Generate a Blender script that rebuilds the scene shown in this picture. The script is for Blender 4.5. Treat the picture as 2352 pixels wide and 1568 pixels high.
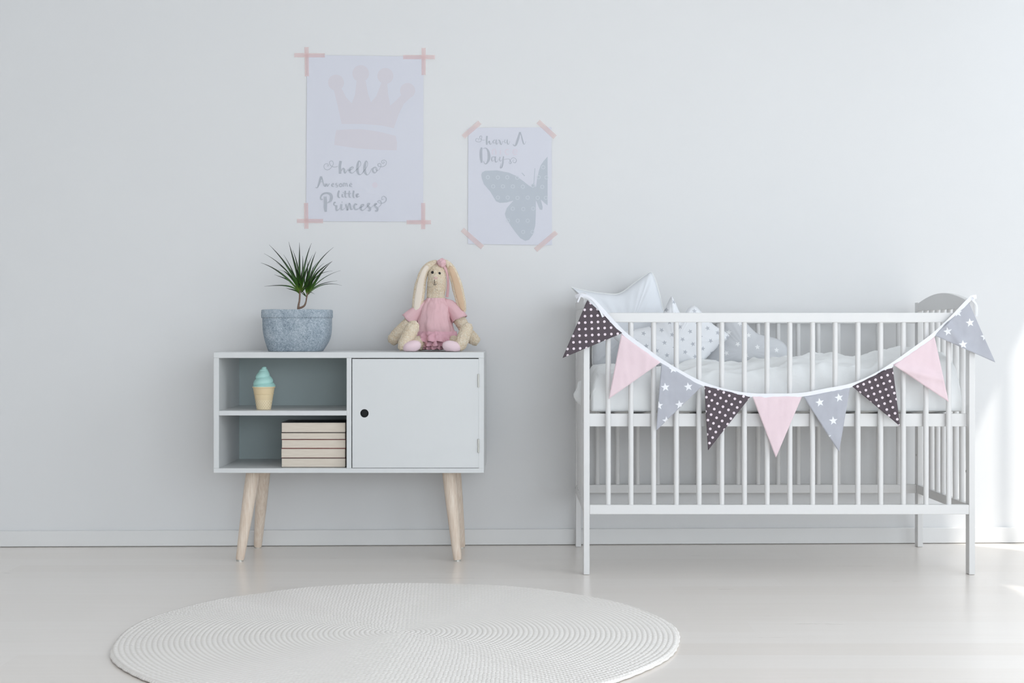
import bpy, bmesh, math, random
from mathutils import Vector, Matrix, noise, geometry
PI = math.pi
random.seed(7)
for o in list(bpy.data.objects): bpy.data.objects.remove(o)
scene = bpy.context.scene
COL = scene.collection

# ------------------------------------------------------------------ camera
F = 3266.67                      # focal length in pixels of the 2352 px frame (50 mm)
CX, CY, CZ = 1184.0, 760.0, 0.77
cam_d = bpy.data.cameras.new('camera'); cam_d.lens = 50.0; cam_d.sensor_width = 36.0
cam_d.shift_x = (1176 - CX) / 2352.0
cam_d.shift_y = (CY - 784) / 2352.0
cam = bpy.data.objects.new('camera', cam_d); COL.objects.link(cam)
cam.location = (0, 0, CZ); cam.rotation_euler = (PI / 2, 0, 0)
scene.camera = cam

# ------------------------------------------------------------------ view, world, sun, window light, rear fill
scene.view_settings.view_transform = 'Standard'
scene.view_settings.look = 'None'
scene.view_settings.exposure = 0.24
scene.view_settings.gamma = 1.0
scene.view_settings.use_curve_mapping = False
world = bpy.data.worlds.new('world'); scene.world = world; world.use_nodes = True
world.node_tree.nodes['Background'].inputs[0].default_value = (0.86, 0.93, 1.0, 1)
world.node_tree.nodes['Background'].inputs[1].default_value = 1.0
# daylight through the right-hand windows, and an added fill at the rear wall
WIN_X = 2.6
WINDOWS_RIGHT = [(4.14, 5.06, 0.04, 2.67), (1.75, 3.32, 0.04, 2.67), (-1.6, 0.7, 0.04, 2.67)]   # y0, y1, z0, z1
REAR_FILL_WINDOW = (-0.3, 2.4, 0.3, 2.1)                                                          # x0, x1, z0, z1
REAR_Y = -2.6
def area_light(name, loc, rot, sx, sy, power, colour):
    l = bpy.data.lights.new(name, 'AREA'); l.shape = 'RECTANGLE'; l.size = sx; l.size_y = sy
    l.energy = power; l.color = colour
    o = bpy.data.objects.new(name, l); COL.objects.link(o); o.location = loc; o.rotation_euler = rot
    return o
DAY = (0.82, 0.91, 1.0)
for i, ((y0, y1, z0, z1), p) in enumerate(zip(WINDOWS_RIGHT, (4.5, 29.0, 56.0))):
    area_light('window_daylight', (WIN_X + 0.14, (y0 + y1) / 2, (z0 + z1) / 2), (0, PI / 2 - math.radians(44), 0), z1 - z0, y1 - y0, p, DAY)
x0, x1, z0, z1 = REAR_FILL_WINDOW
area_light('window_daylight', ((x0 + x1) / 2, REAR_Y - 0.14, (z0 + z1) / 2), (PI / 2 - math.radians(15), 0, 0), x1 - x0, z1 - z0, 74.0, DAY)  # fill light added behind the camera
sun_d = bpy.data.lights.new('sun', 'SUN'); sun_d.energy = 2.2; sun_d.angle = math.radians(0.9); sun_d.color = (1.0, 0.97, 0.92)
sun = bpy.data.objects.new('sun', sun_d); COL.objects.link(sun)
sun.rotation_euler = Vector((-1.0, 0.9, -2.17)).to_track_quat('-Z', 'Y').to_euler()
sun.location = (6, 0, 6)

# ------------------------------------------------------------------ helpers
def P(px, py, d):
    return Vector(((px - CX) * d / F, d, CZ - (py - CY) * d / F))
WSL = 0.027; WALL_Y0 = 5.125       # the back wall runs very slightly away to the right
def wall_y(x): return WALL_Y0 + WSL * x
def W(px, py, off=0.0):            # point on the back wall, off metres in front of it
    tx = (px - CX) / F
    d = (WALL_Y0 - off) / (1 - WSL * tx)
    return P(px, py, d)
WALL_ANG = math.atan(WSL)

class MB:
    def __init__(s): s.v = []; s.f = []; s.uv = None; s.mi = []
    def add(s, vs, fs, mi=0):
        b = len(s.v); s.v += [Vector(v) for v in vs]; s.f += [tuple(i + b for i in f) for f in fs]; s.mi += [mi] * len(fs)
        return s
    def box(s, x0, x1, y0, y1, z0, z1, mi=0):
        return s.add([(x0, y0, z0), (x1, y0, z0), (x1, y1, z0), (x0, y1, z0), (x0, y0, z1), (x1, y0, z1), (x1, y1, z1), (x0, y1, z1)],
                     [(0, 3, 2, 1), (4, 5, 6, 7), (0, 1, 5, 4), (1, 2, 6, 5), (2, 3, 7, 6), (3, 0, 4, 7)], mi)
    def tube(s, pts, radii, n=12, caps=True, ry=None, mi=0, up=None):
        pts = [Vector(p) for p in pts]; m = len(pts)
        if not hasattr(radii, '__len__'): radii = [radii] * m
        if ry is None: ry = radii
        elif not hasattr(ry, '__len__'): ry = [ry] * m
        vs = []; pu = None
        for i, p in enumerate(pts):
            t = (pts[min(i + 1, m - 1)] - pts[max(i - 1, 0)]).normalized()
            if up is not None: a = Vector(up)
            elif pu is None: a = Vector((0, 1, 0)) if abs(t.y) < .9 else Vector((1, 0, 0))
            else: a = pu
            a = (a - t * a.dot(t)).normalized(); pu = a; b = t.cross(a)
            for k in range(n):
                an = 2 * PI * k / n
                vs.append(p + b * (math.cos(an) * radii[i]) + a * (math.sin(an) * ry[i]))
        fs = [(i * n + k, i * n + (k + 1) % n, (i + 1) * n + (k + 1) % n, (i + 1) * n + k) for i in range(m - 1) for k in range(n)]
        if caps: fs += [tuple(range(n - 1, -1, -1)), tuple((m - 1) * n + k for k in range(n))]
        return s.add(vs, fs, mi)
    def lathe(s, prof, c=(0, 0, 0), n=32, mi=0, sx=1, sy=1):
        c = Vector(c); vs = []; m = len(prof)
        for r, z in prof:
            for k in range(n):
                a = 2 * PI * k / n; vs.append(c + Vector((r * math.cos(a) * sx, r * math.sin(a) * sy, z)))
        fs = [(i * n + k, i * n + (k + 1) % n, (i + 1) * n + (k + 1) % n, (i + 1) * n + k) for i in range(m - 1) for k in range(n)]
        if prof[0][0] > 1e-6: fs.append(tuple(range(n - 1, -1, -1)))
        if prof[-1][0] > 1e-6: fs.append(tuple((m - 1) * n + k for k in range(n)))
        return s.add(vs, fs, mi)
    def ell(s, c, r, n=20, m=12, rot=None, mi=0):
        c = Vector(c); vs = []; fs = []
        for i in range(m + 1):
            ph = PI * i / m
            for k in range(n):
                a = 2 * PI * k / n
                v = Vector((r[0] * math.sin(ph) * math.cos(a), r[1] * math.sin(ph) * math.sin(a), r[2] * math.cos(ph)))
                if rot is not None: v = rot @ v
                vs.append(c + v)
        fs = [(i * n + k, (i + 1) * n + k, (i + 1) * n + (k + 1) % n, i * n + (k + 1) % n) for i in range(m) for k in range(n)]
        return s.add(vs, fs, mi)

def group_ok(o, label, cat, group, kind):
    if label: o['label'] = label
    if cat: o['category'] = cat
    if group: o['group'] = group
    if kind: o['kind'] = kind
def thing(name, label, cat, loc, group=None):
    o = bpy.data.objects.new(name, None); COL.objects.link(o); o.location = loc; o.empty_display_size = 0.05
    group_ok(o, label, cat, group, None)
    o['_base'] = tuple(loc)
    return o
BASE = {}
def base_of(o):
    b = Vector((0, 0, 0))
    while o is not None: b += Vector(o.location); o = o.parent
    return b
def obj(name, mb, mat, parent=None, smooth=True, bevel=0, seg=2, subsurf=0, label=None, cat=None, group=None, kind=None, loc=None, angle=35, merge=True):
    """links the collected shapes as one mesh; vertices are given in world space"""
    me = bpy.data.meshes.new(name)
    base = base_of(parent) if parent is not None else Vector((0, 0, 0))
    l = Vector(loc) - base if loc is not None else Vector((0, 0, 0))
    off = base + l
    me.from_pydata([tuple(v - off) for v in mb.v], [], mb.f)
    mats = mat if isinstance(mat, (list, tuple)) else [mat]
    for m in mats: me.materials.append(m)
    if any(mb.mi): me.polygons.foreach_set('material_index', mb.mi)
    if mb.uv:
        ul = me.uv_layers.new(name='UVMap')
        for lp in me.loops: ul.data[lp.index].uv = mb.uv[lp.vertex_index]
    me.update()
    if merge:
        bm = bmesh.new(); bm.from_mesh(me)
        bmesh.ops.remove_doubles(bm, verts=bm.verts, dist=1e-6)
        bmesh.ops.recalc_face_normals(bm, faces=bm.faces)
        bm.to_mesh(me); bm.free()
    o = bpy.data.objects.new(name, me); COL.objects.link(o); o.location = l
    if parent is not None: o.parent = parent
    if bevel:
        b = o.modifiers.new('bevel', 'BEVEL'); b.width = bevel; b.segments = seg; b.limit_method = 'ANGLE'; b.angle_limit = math.radians(40)
    if subsurf:
        m = o.modifiers.new('subsurf', 'SUBSURF'); m.levels = subsurf; m.render_levels = subsurf
    if smooth:
        me.polygons.foreach_set('use_smooth', [True] * len(me.polygons))
        if not subsurf:
            try:
                me.set_sharp_from_angle(angle=math.radians(angle))
            except Exception: pass
    group_ok(o, label, cat, group, kind)
    return o
def catmull(pts, sub=6):
    out = []; n = len(pts)
    for i in range(n - 1):
        p0, p1, p2, p3 = pts[max(i - 1, 0)], pts[i], pts[i + 1], pts[min(i + 2, n - 1)]
        for s in range(sub):
            t = s / sub
            out.append(tuple(.5 * (2 * b + (c - a) * t + (2 * a - 5 * b + 4 * c - d) * t * t + (-a + 3 * b - 3 * c + d) * t ** 3) for a, b, c, d in zip(p0, p1, p2, p3)))
    out.append(tuple(pts[-1])); return out
def struct(name, mb, mat, **k): return obj(name, mb, mat, kind='structure', **k)

# ---- node helper: tiny expression builder
class Mat:
    def __init__(s, name, rough=0.6, spec=0.3, col=(0.8, 0.8, 0.8)):
        s.m = bpy.data.materials.new(name); s.m.use_nodes = True
        s.t = s.m.node_tree; s.b = s.t.nodes['Principled BSDF']
        s.b.inputs['Roughness'].default_value = rough
        s.b.inputs['Specular IOR Level'].default_value = spec
        s.b.inputs['Base Color'].default_value = (*col, 1)
    def n(s, typ, **k):
        x = s.t.nodes.new(typ)
        for a, v in k.items(): setattr(x, a, v)
        return x
    def put(s, sock, v):
        if isinstance(v, bpy.types.NodeSocket): s.t.links.new(v, sock)
        elif isinstance(v, (tuple, list)) and sock.type == 'RGBA' and len(v) == 3: sock.default_value = (*v, 1)
        else: sock.default_value = v
    def math(s, op, a, b=0.0, c=0.0, clamp=False):
        x = s.n('ShaderNodeMath', operation=op); x.use_clamp = clamp
        s.put(x.inputs[0], a)
        if len(x.inputs) > 1: s.put(x.inputs[1], b)
        if len(x.inputs) > 2: s.put(x.inputs[2], c)
        return x.outputs[0]
    def add(s, a, b): return s.math('ADD', a, b)
    def sub(s, a, b): return s.math('SUBTRACT', a, b)
    def mul(s, a, b): return s.math('MULTIPLY', a, b)
    def coord(s, which='Object'):
        t = s.n('ShaderNodeTexCoord'); return t.outputs[which]
    def xyz(s, v):
        x = s.n('ShaderNodeSeparateXYZ'); s.put(x.inputs[0], v); return x.outputs
    def comb(s, x, y, z=0.0):
        c = s.n('ShaderNodeCombineXYZ'); s.put(c.inputs[0], x); s.put(c.inputs[1], y); s.put(c.inputs[2], z); return c.outputs[0]
    def noise(s, vec, scale, detail=3, rough=0.5, out='Fac'):
        x = s.n('ShaderNodeTexNoise'); s.put(x.inputs['Vector'], vec); x.inputs['Scale'].default_value = scale
        x.inputs['Detail'].default_value = detail; x.inputs['Roughness'].default_value = rough
        return x.outputs[out]
    def ramp(s, f, stops):
        x = s.n('ShaderNodeValToRGB'); s.put(x.inputs[0], f); e = x.color_ramp.elements
        while len(e) < len(stops): e.new(0.5)
        for el, (p, c) in zip(e, stops): el.position = p; el.color = (*c, 1) if len(c) == 3 else c
        return x.outputs[0]
    def mix(s, f, a, b):
        x = s.n('ShaderNodeMix', data_type='RGBA'); s.put(x.inputs[0], f); s.put(x.inputs[6], a); s.put(x.inputs[7], b); return x.outputs[2]
    def scale(s, vec, sc):
        x = s.n('ShaderNodeMapping'); s.put(x.inputs[0], vec); x.inputs['Scale'].default_value = sc; return x.outputs[0]
    def bump(s, h, strength=0.3, dist=0.002):
        x = s.n('ShaderNodeBump'); s.put(x.inputs['Height'], h); x.inputs['Strength'].default_value = strength
        x.inputs['Distance'].default_value = dist; s.put(s.b.inputs['Normal'], x.outputs[0])
    def col(s, c): s.put(s.b.inputs['Base Color'], c)

def srgb(r, g, b):
    f = lambda c: (c / 255 / 12.92) if c / 255 <= 0.04045 else ((c / 255 + 0.055) / 1.055) ** 2.4
    return (f(r), f(g), f(b))

def plain(name, col, rough=0.5, spec=0.3, var=0.03, sc=12, bump=0, bsc=200):
    m = Mat(name, rough, spec, col)
    v = m.noise(m.coord(), sc, 3)
    a = tuple(max(0, c * (1 - var)) for c in col); b = tuple(min(1, c * (1 + var)) for c in col)
    m.col(m.mix(v, a, b))
    if bump: m.bump(m.noise(m.coord(), bsc, 4), bump, 0.001)
    return m.m
# ------------------------------------------------------------------ materials
M = {}
M['wall'] = plain('wall_paint', (0.80, 0.795, 0.79), 0.75, 0.2, 0.008, 3, 0.08, 120)
M['ceiling'] = plain('ceiling_paint', (0.84, 0.84, 0.84), 0.8, 0.2, 0.01)
M['baseboard'] = plain('baseboard_paint', (0.81, 0.80, 0.785), 0.4, 0.35, 0.01)
M['crib'] = plain('crib_white_paint', (0.77, 0.758, 0.745), 0.35, 0.4, 0.012, 8)
M['cabinet'] = plain('cabinet_white_lacquer', (0.71, 0.715, 0.71), 0.38, 0.4, 0.01, 8)
M['backpanel'] = plain('cabinet_back_board', (0.46, 0.53, 0.525), 0.55, 0.3, 0.03, 5)
M['dark'] = plain('black_plastic', (0.012, 0.012, 0.013), 0.45, 0.3)  # leg plates, and the painted shade in the door's finger hole
M['metal'] = plain('hinge_metal', (0.55, 0.54, 0.5), 0.35, 0.5); M['metal'].node_tree.nodes['Principled BSDF'].inputs['Metallic'].default_value = 0.7
m = Mat('leg_wood', 0.5, 0.3)
v = m.scale(m.coord(), (14, 14, 1.2)); g = m.noise(v, 14, 4, 0.6)
m.col(m.ramp(g, [(0.3, srgb(222, 200, 180)), (0.7, srgb(243, 228, 212))])); m.bump(g, 0.1, 0.0005); M['wood'] = m.m
# floor: pale laminate boards running left to right
m = Mat('floor_boards', 0.3, 0.8); m.b.inputs['Coat Weight'].default_value = .35; m.b.inputs['Coat Roughness'].default_value = .22
c = m.coord(); s_ = m.xyz(c)
row = m.math('FLOOR', m.mul(s_[1], 1 / 0.13))
wn = m.n('ShaderNodeTexWhiteNoise', noise_dimensions='1D'); m.put(wn.inputs['W'], row)
col_i = m.math('FLOOR', m.mul(m.add(s_[0], m.mul(wn.outputs[0], 3.0)), 1 / 1.2))
wn2 = m.n('ShaderNodeTexWhiteNoise', noise_dimensions='2D'); m.put(wn2.inputs['Vector'], m.comb(row, col_i))
g = m.noise(m.add(0, 0) if False else m.scale(c, (0.7, 16, 1)), 3.0, 5, 0.6)
t = m.add(m.mul(wn2.outputs[0], 0.35), m.mul(g, 0.65))
m.col(m.ramp(t, [(0.2, srgb(236, 227, 218)), (0.8, srgb(245, 238, 231))]))
fr = m.math('FRACT', m.mul(s_[1], 1 / 0.13)); seam = m.math('LESS_THAN', fr, 0.012)
m.bump(m.sub(m.mul(g, 0.2), m.mul(seam, 0.4)), 0.25, 0.001)
m.put(m.b.inputs['Roughness'], m.add(0.24, m.mul(g, 0.12))); M['floor'] = m.m
# glass panes
gm = bpy.data.materials.new('window_glass'); gm.use_nodes = True; nt = gm.node_tree; nt.nodes.clear()
out = nt.nodes.new('ShaderNodeOutputMaterial'); mx = nt.nodes.new('ShaderNodeMixShader'); tr = nt.nodes.new('ShaderNodeBsdfTransparent'); gl = nt.nodes.new('ShaderNodeBsdfGlossy')
gl.inputs['Roughness'].default_value = 0.02; mx.inputs[0].default_value = 0.06
nt.links.new(tr.outputs[0], mx.inputs[1]); nt.links.new(gl.outputs[0], mx.inputs[2]); nt.links.new(mx.outputs[0], out.inputs[0]); M['glass'] = gm

# ------------------------------------------------------------------ the room
LX = -3.3; CEIL = 2.9
u = Vector((1, WSL, 0))
mb = MB(); mb.box(LX - 0.2, WIN_X + 0.3, REAR_Y - 0.3, 5.5, -0.12, 0.0); struct('floor', mb, M['floor'], smooth=False)
mb = MB(); mb.box(LX - 0.2, WIN_X + 0.12, REAR_Y - 0.12, 5.5, CEIL, CEIL + 0.1); struct('ceiling', mb, M['ceiling'], smooth=False)
def slab(mb, x0, x1, yoff0, yoff1, z0, z1):   # box that follows the back wall's line
    vs = [(x, wall_y(x) + yo, z) for z in (z0, z1) for (x, yo) in ((x0, yoff0), (x1, yoff0), (x1, yoff1), (x0, yoff1))]
    mb.add(vs, [(0, 3, 2, 1), (4, 5, 6, 7), (0, 1, 5, 4), (1, 2, 6, 5), (2, 3, 7, 6), (3, 0, 4, 7)])
mb = MB(); slab(mb, LX - 0.2, WIN_X + 0.25, 0, 0.2, 0, CEIL); struct('wall_back', mb, M['wall'], smooth=False)
mb = MB(); slab(mb, LX, WIN_X, -0.012, 0.0, 0.0015, 0.058); struct('baseboard_back', mb, M['baseboard'], bevel=0.003)
mb = MB(); mb.box(LX - 0.2, LX, REAR_Y, wall_y(LX), 0, CEIL); struct('wall_left', mb, M['wall'], smooth=False)
mb = MB(); mb.box(LX, LX + 0.012, REAR_Y, wall_y(LX) - 0.012, 0.001, 0.058); struct('baseboard_left', mb, M['baseboard'], bevel=0.003)
# right wall with tall windows
mb = MB(); ws = sorted(WINDOWS_RIGHT); ycur = REAR_Y; yend = wall_y(WIN_X)
for (y0, y1, z0, z1) in ws:
    mb.box(WIN_X, WIN_X + 0.12, ycur, y0, 0, CEIL); mb.box(WIN_X, WIN_X + 0.12, y0, y1, z1, CEIL); mb.box(WIN_X, WIN_X + 0.12, y0, y1, 0, z0); ycur = y1
mb.box(WIN_X, WIN_X + 0.12, ycur, yend, 0, CEIL); struct('wall_right', mb, M['wall'], smooth=False)
for i, (y0, y1, z0, z1) in enumerate(WINDOWS_RIGHT):
    r = bpy.data.objects.new('window_%d' % (i + 1), None); COL.objects.link(r); r.location = (WIN_X + 0.05, (y0 + y1) / 2, z0); r['kind'] = 'structure'
    fb = MB(); xa, xb = WIN_X + 0.03, WIN_X + 0.08; w = 0.03
    fb.box(xa, xb, y0, y0 + w, z0, z1); fb.box(xa, xb, y1 - w, y1, z0, z1); fb.box(xa, xb, y0 + w, y1 - w, z0, z0 + w); fb.box(xa, xb, y0 + w, y1 - w, z1 - w, z1)
    mid = 4.383 if i == 0 else (y0 + y1) / 2; mw = 0.0135
    fb.box(xa + 0.015, xa + 0.035, mid - mw, mid + mw, z0 + w, z1 - w)
    obj('window_frame', fb, M['baseboard'], r, smooth=False)
    for (a, b_) in ((y0 + w, mid - mw), (mid + mw, y1 - w)):
        g_ = MB(); g_.box(xa + 0.02, xa + 0.026, a, b_, z0 + w, z1 - w); obj('pane', g_, M['glass'], r, smooth=False)
# rear wall with an unseen wide window added to carry the fill light
x0, x1, z0, z1 = REAR_FILL_WINDOW
mb = MB(); mb.box(LX, x0, REAR_Y - 0.12, REAR_Y, 0, CEIL); mb.box(x1, WIN_X, REAR_Y - 0.12, REAR_Y, 0, CEIL)
mb.box(x0, x1, REAR_Y - 0.12, REAR_Y, 0, z0); mb.box(x0, x1, REAR_Y - 0.12, REAR_Y, z1, CEIL); struct('wall_rear', mb, M['wall'], smooth=False)
r = bpy.data.objects.new('window_4', None); COL.objects.link(r); r.location = ((x0 + x1) / 2, REAR_Y - 0.05, z0); r['kind'] = 'structure'
fb = MB(); w = 0.04; ya, yb = REAR_Y - 0.09, REAR_Y - 0.04
fb.box(x0, x0 + w, ya, yb, z0, z1); fb.box(x1 - w, x1, ya, yb, z0, z1); fb.box(x0 + w, x1 - w, ya, yb, z0, z0 + w); fb.box(x0 + w, x1 - w, ya, yb, z1 - w, z1); fb.box(1.02, 1.09, ya, yb, z0 + w, z1 - w)
obj('window_frame', fb, M['baseboard'], r, smooth=False)
for (a, b_) in ((x0 + w, 1.02), (1.09, x1 - w)):
    g_ = MB(); g_.box(a, b_, ya + 0.02, ya + 0.026, z0 + w, z1 - w); obj('pane', g_, M['glass'], r, smooth=False)

# ------------------------------------------------------------------ cabinet
DF, DB = 4.68, 5.06
def xz(px, py, d=DF): p = P(px, py, d); return p.x, p.z
CL, CR = xz(490.5, 0)[0], xz(1111.5, 0)[0]
CT, CTB = 0.7005, xz(0, 822)[1]
CBT, CBB = xz(0, 1075)[1], xz(0, 1086)[1]
T = 0.0175
cab = thing('storage_cabinet', 'white two-shelf storage cabinet with one door on splayed pale wooden legs', 'cabinet', ((CL + CR) / 2, 4.87, 0))
mb = MB(); mb.box(CL, CR, DF, DB, CTB, CT); obj('top_panel', mb, M['cabinet'], cab, bevel=0.0012)
mb = MB(); mb.box(CL, CR, DF, DB, CBB, CBT); obj('bottom_panel', mb, M['cabinet'], cab, bevel=0.0012)
for a in (CL, CR - T):
    mb = MB(); mb.box(a, a + T, DF + 0.0003, DB, CBT, CTB); obj('side_panel', mb, M['cabinet'], cab, bevel=0.0008)
dvl, dvr = xz(796, 0)[0], xz(807, 0)[0]
mb = MB(); mb.box(dvl, dvr, DF + 0.0005, DB - 0.034, CBT, CTB); obj('divider', mb, M['cabinet'], cab, bevel=0.0008)
st, sb = xz(0, 943)[1], xz(0, 954)[1]
mb = MB(); mb.box(CL + T, dvl, DF + 0.001, DB - 0.034, sb, st); obj('shelf', mb, M['cabinet'], cab, bevel=0.0008)
mb = MB(); mb.box(CL + T, CR - T, DB - 0.034, DB - 0.026, CBT, CTB); obj('back_panel', mb, M['backpanel'], cab, smooth=False)
# door with a round finger hole
dl, dr, dt, db_ = xz(809, 0)[0], xz(1100, 0)[0], xz(0, 824)[1], xz(0, 1074)[1]
hx, hz = xz(837, 949); hr = 0.0138
def door_mesh():
    mb = MB(); n = 40
    rim = [(hx + hr * math.cos(2 * PI * k / n), hz + hr * math.sin(2 * PI * k / n)) for k in range(n)]
    def outer(k):
        a = 2 * PI * k / n; c, s = math.cos(a), math.sin(a); t = 1e9
        if c > 1e-9: t = min(t, (dr - hx) / c)
        if c < -1e-9: t = min(t, (dl - hx) / c)
        if s > 1e-9: t = min(t, (dt - hz) / s)
        if s < -1e-9: t = min(t, (db_ - hz) / s)
        return (hx + c * t, hz + s * t)
    per = []
    for k in range(n):
        per.append(outer(k))
    # rectangle corners inserted by fan polygons
    corners = [(dr, dt), (dl, dt), (dl, db_), (dr, db_)]
    ca = [math.atan2(z - hz, x - hx) % (2 * PI) for x, z in corners]
    for yy, flip in ((DF + 0.001, False), (DF + 0.018, True)):
        for k in range(n):
            a0, a1 = 2 * PI * k / n, 2 * PI * (k + 1) / n
            poly = [rim[k], per[k]] + [c for c, a in zip(corners, ca) if a0 < a < a1] + [per[(k + 1) % n], rim[(k + 1) % n]]
            vs = [(x, yy, z) for x, z in poly]
            mb.add(vs, [tuple(range(len(vs)))] if not flip else [tuple(reversed(range(len(vs))))])
    y0, y1 = DF + 0.001, DF + 0.018
    for k in range(n):
        (xa, za), (xb, zb) = rim[k], rim[(k + 1) % n]
        mb.add([(xa, y0, za), (xb, y0, zb), (xb, y1, zb), (xa, y1, za)], [(0, 1, 2, 3)])
    for i in range(4):
        (xa, za), (xb, zb) = corners[i], corners[(i + 1) % 4]
        mb.add([(xa, y0, za), (xb, y0, zb), (xb, y1, zb), (xa, y1, za)], [(0, 1, 2, 3)])
    return mb
door = obj('door', door_mesh(), M['cabinet'], cab, smooth=False, loc=((dl + dr) / 2, DF, db_))
mb = MB(); mb.lathe([(hr - 0.0015, 0), (hr, 0), (hr, 0.016), (hr - 0.0015, 0.016)], n=40)
for v in mb.v: v.x, v.y, v.z = hx + v.x, DF + 0.0025 + v.z, hz + v.y
n0 = len(mb.v); mb.v += [Vector((hx + hr * math.cos(2 * PI * k / 40), DF + 0.0185, hz + hr * math.sin(2 * PI * k / 40))) for k in range(40)]
mb.f.append(tuple(range(n0, n0 + 40))); mb.mi.append(0)
mb.f = [f for f in mb.f if len(f) == 4 or f[0] >= n0]; mb.mi = [0] * len(mb.f)
obj('finger_hole_liner', mb, M['dark'], door, label='black finger hole liner')  # black cup stands in for the shade inside the hole
for py0, py1 in ((859, 889), (1008, 1039)):
    mb = MB(); xa, za = xz(1099.2, py1); zb = xz(0, py0)[1]
    mb.tube([(xa, DF - 0.001, za), (xa, DF - 0.001, zb)], 0.0032, 12); mb.box(xa - 0.0035, xa + 0.002, DF - 0.0012, DF + 0.006, za, zb)
    obj('hinge', mb, M['metal'], cab, label='beige metal hinge')
# dark plates and tapered legs
def leg(px_t, d_t, px_b, d_b, py_b):
    t = Vector(((px_t - CX) * d_t / F, d_t, CBB - 0.002)); b = Vector(((px_b - CX) * d_b / F, d_b, 0.004))
    mb = MB(); mb.tube([b.lerp(t, k) for k in (0, .02, .2, .5, .8, 1)], [0.0125, 0.0142, 0.0165, 0.0198, 0.0225, 0.0235], 28)
    for v in mb.v[-28:]: v.z = CBB - 0.002
    lg = obj('leg', mb, M['wood'], cab)
    mb = MB(); mb.tube([b - Vector((0, 0, 0.004)), b + Vector((0, 0, 0.001))], 0.0115, 20); obj('floor_glide', mb, M['metal'], lg)
    mb = MB(); mb.box(t.x - 0.024, t.x + 0.024, t.y - 0.03, t.y + 0.02, CBB - 0.0022, CBB - 0.0002); obj('leg_plate', mb, M['dark'], cab, label='black leg plate')
leg(582, 4.79, 551, 4.764, 1288); leg(607, 5.00, 592, 5.055, 1256); leg(1031, 4.79, 1051, 4.764, 1288); leg(1042, 5.00, 1060, 5.055, 1256)

# ------------------------------------------------------------------ books
PAGES = Mat('book_pages', 0.8, 0.1); c = PAGES.coord()
g = PAGES.noise(PAGES.scale(c, (1, 1, 60)), 25, 3); PAGES.col(PAGES.ramp(g, [(0.3, srgb(214, 200, 184)), (0.7, srgb(232, 222, 208))])); PAGES.bump(g, 0.2, 0.0004); PAGES = PAGES.m
ys = [971.0, 994.6, 1010.4, 1030.8, 1053.0, 1074.6]
cov = [('black', (0.012, 0.011, 0.012)), ('dark brown', (0.05, 0.02, 0.015)), ('dark red', (0.22, 0.02, 0.018)), ('maroon', (0.11, 0.012, 0.012)), ('charcoal', (0.025, 0.018, 0.018))]
offs = [0.0, -0.0008, 0.0006, -0.001, 0.0]
BD = 4.706
poss = ['topmost of the stack in the lower compartment', 'thin book second from the top of the stack', 'in the middle of the stack of five', 'second from the bottom of the stack', 'at the bottom of the stack of five']
zb = CBT + 0.0002
for i in range(4, -1, -1):
    h = (ys[i + 1] - ys[i]) * BD / F; zt = zb + h - 0.0002
    xl, xr = (646.6 - CX) * BD / F + offs[i], (794.3 - CX) * BD / F + offs[i] * 0.5
    cm = plain('book_cover_' + cov[i][0].replace(' ', '_'), cov[i][1], 0.4, 0.4)
    bk = thing('book', 'cream-edged book with %s cover, %s' % (cov[i][0], poss[i]), 'book', ((xl + xr) / 2, BD + 0.07, zb), 'books stacked in the cabinet')
    mb = MB(); ct = 0.0011; dep = 0.142
    mb.box(xl, xr, BD - 0.0015, BD + dep, zb, zb + ct); mb.box(xl, xr, BD - 0.0015, BD + dep, zt - ct, zt); mb.box(xl, xr, BD + dep - 0.002, BD + dep, zb + ct, zt - ct)
    obj('cover', mb, cm, bk, smooth=False)
    mb = MB(); mb.box(xl + 0.0008, xr - 0.0022, BD, BD + dep - 0.0025, zb + ct, zt - ct); obj('page_block', mb, PAGES, bk, bevel=0.0006)
    zb = zt + 0.0002

# ------------------------------------------------------------------ ice cream lamp
LD = 4.755; LXc = (606 - CX) * LD / F; LZ = st + 0.0003; k = LD / F
lamp = thing('ice_cream_lamp', 'small mint ice cream cone lamp standing on the upper cabinet shelf', 'lamp', (LXc, LD, LZ))
m = Mat('cone_plastic', 0.5, 0.35); c = m.coord(); s_ = m.xyz(c)
a1 = m.math('FRACT', m.mul(m.add(s_[0], m.mul(s_[2], .7)), 130)); a2 = m.math('FRACT', m.mul(m.sub(s_[0], m.mul(s_[2], .7)), 130))
lines = m.math('MAXIMUM', m.math('GREATER_THAN', a1, .75), m.math('GREATER_THAN', a2, .75))
low = m.math('LESS_THAN', s_[2], 0.032)
m.col(m.mix(m.mul(lines, low), srgb(232, 210, 170), srgb(244, 228, 196))); m.bump(m.mul(lines, low), 0.5, 0.0012); CONE = m.m
prof = [(0.0, 0), (15.6, 0), (16.4, .8), (21.5, 32), (21.9, 35), (23.0, 35.4), (23.0, 36.4), (22.2, 36.8), (24.6, 49.2), (26.0, 49.6), (26.4, 51.2), (25.8, 52.4), (0, 52.4)]
mb = MB(); mb.lathe([(r * k, z * k) for r, z in prof], (LXc, LD, LZ), 48); obj('cone', mb, CONE, lamp, angle=30)
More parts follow.
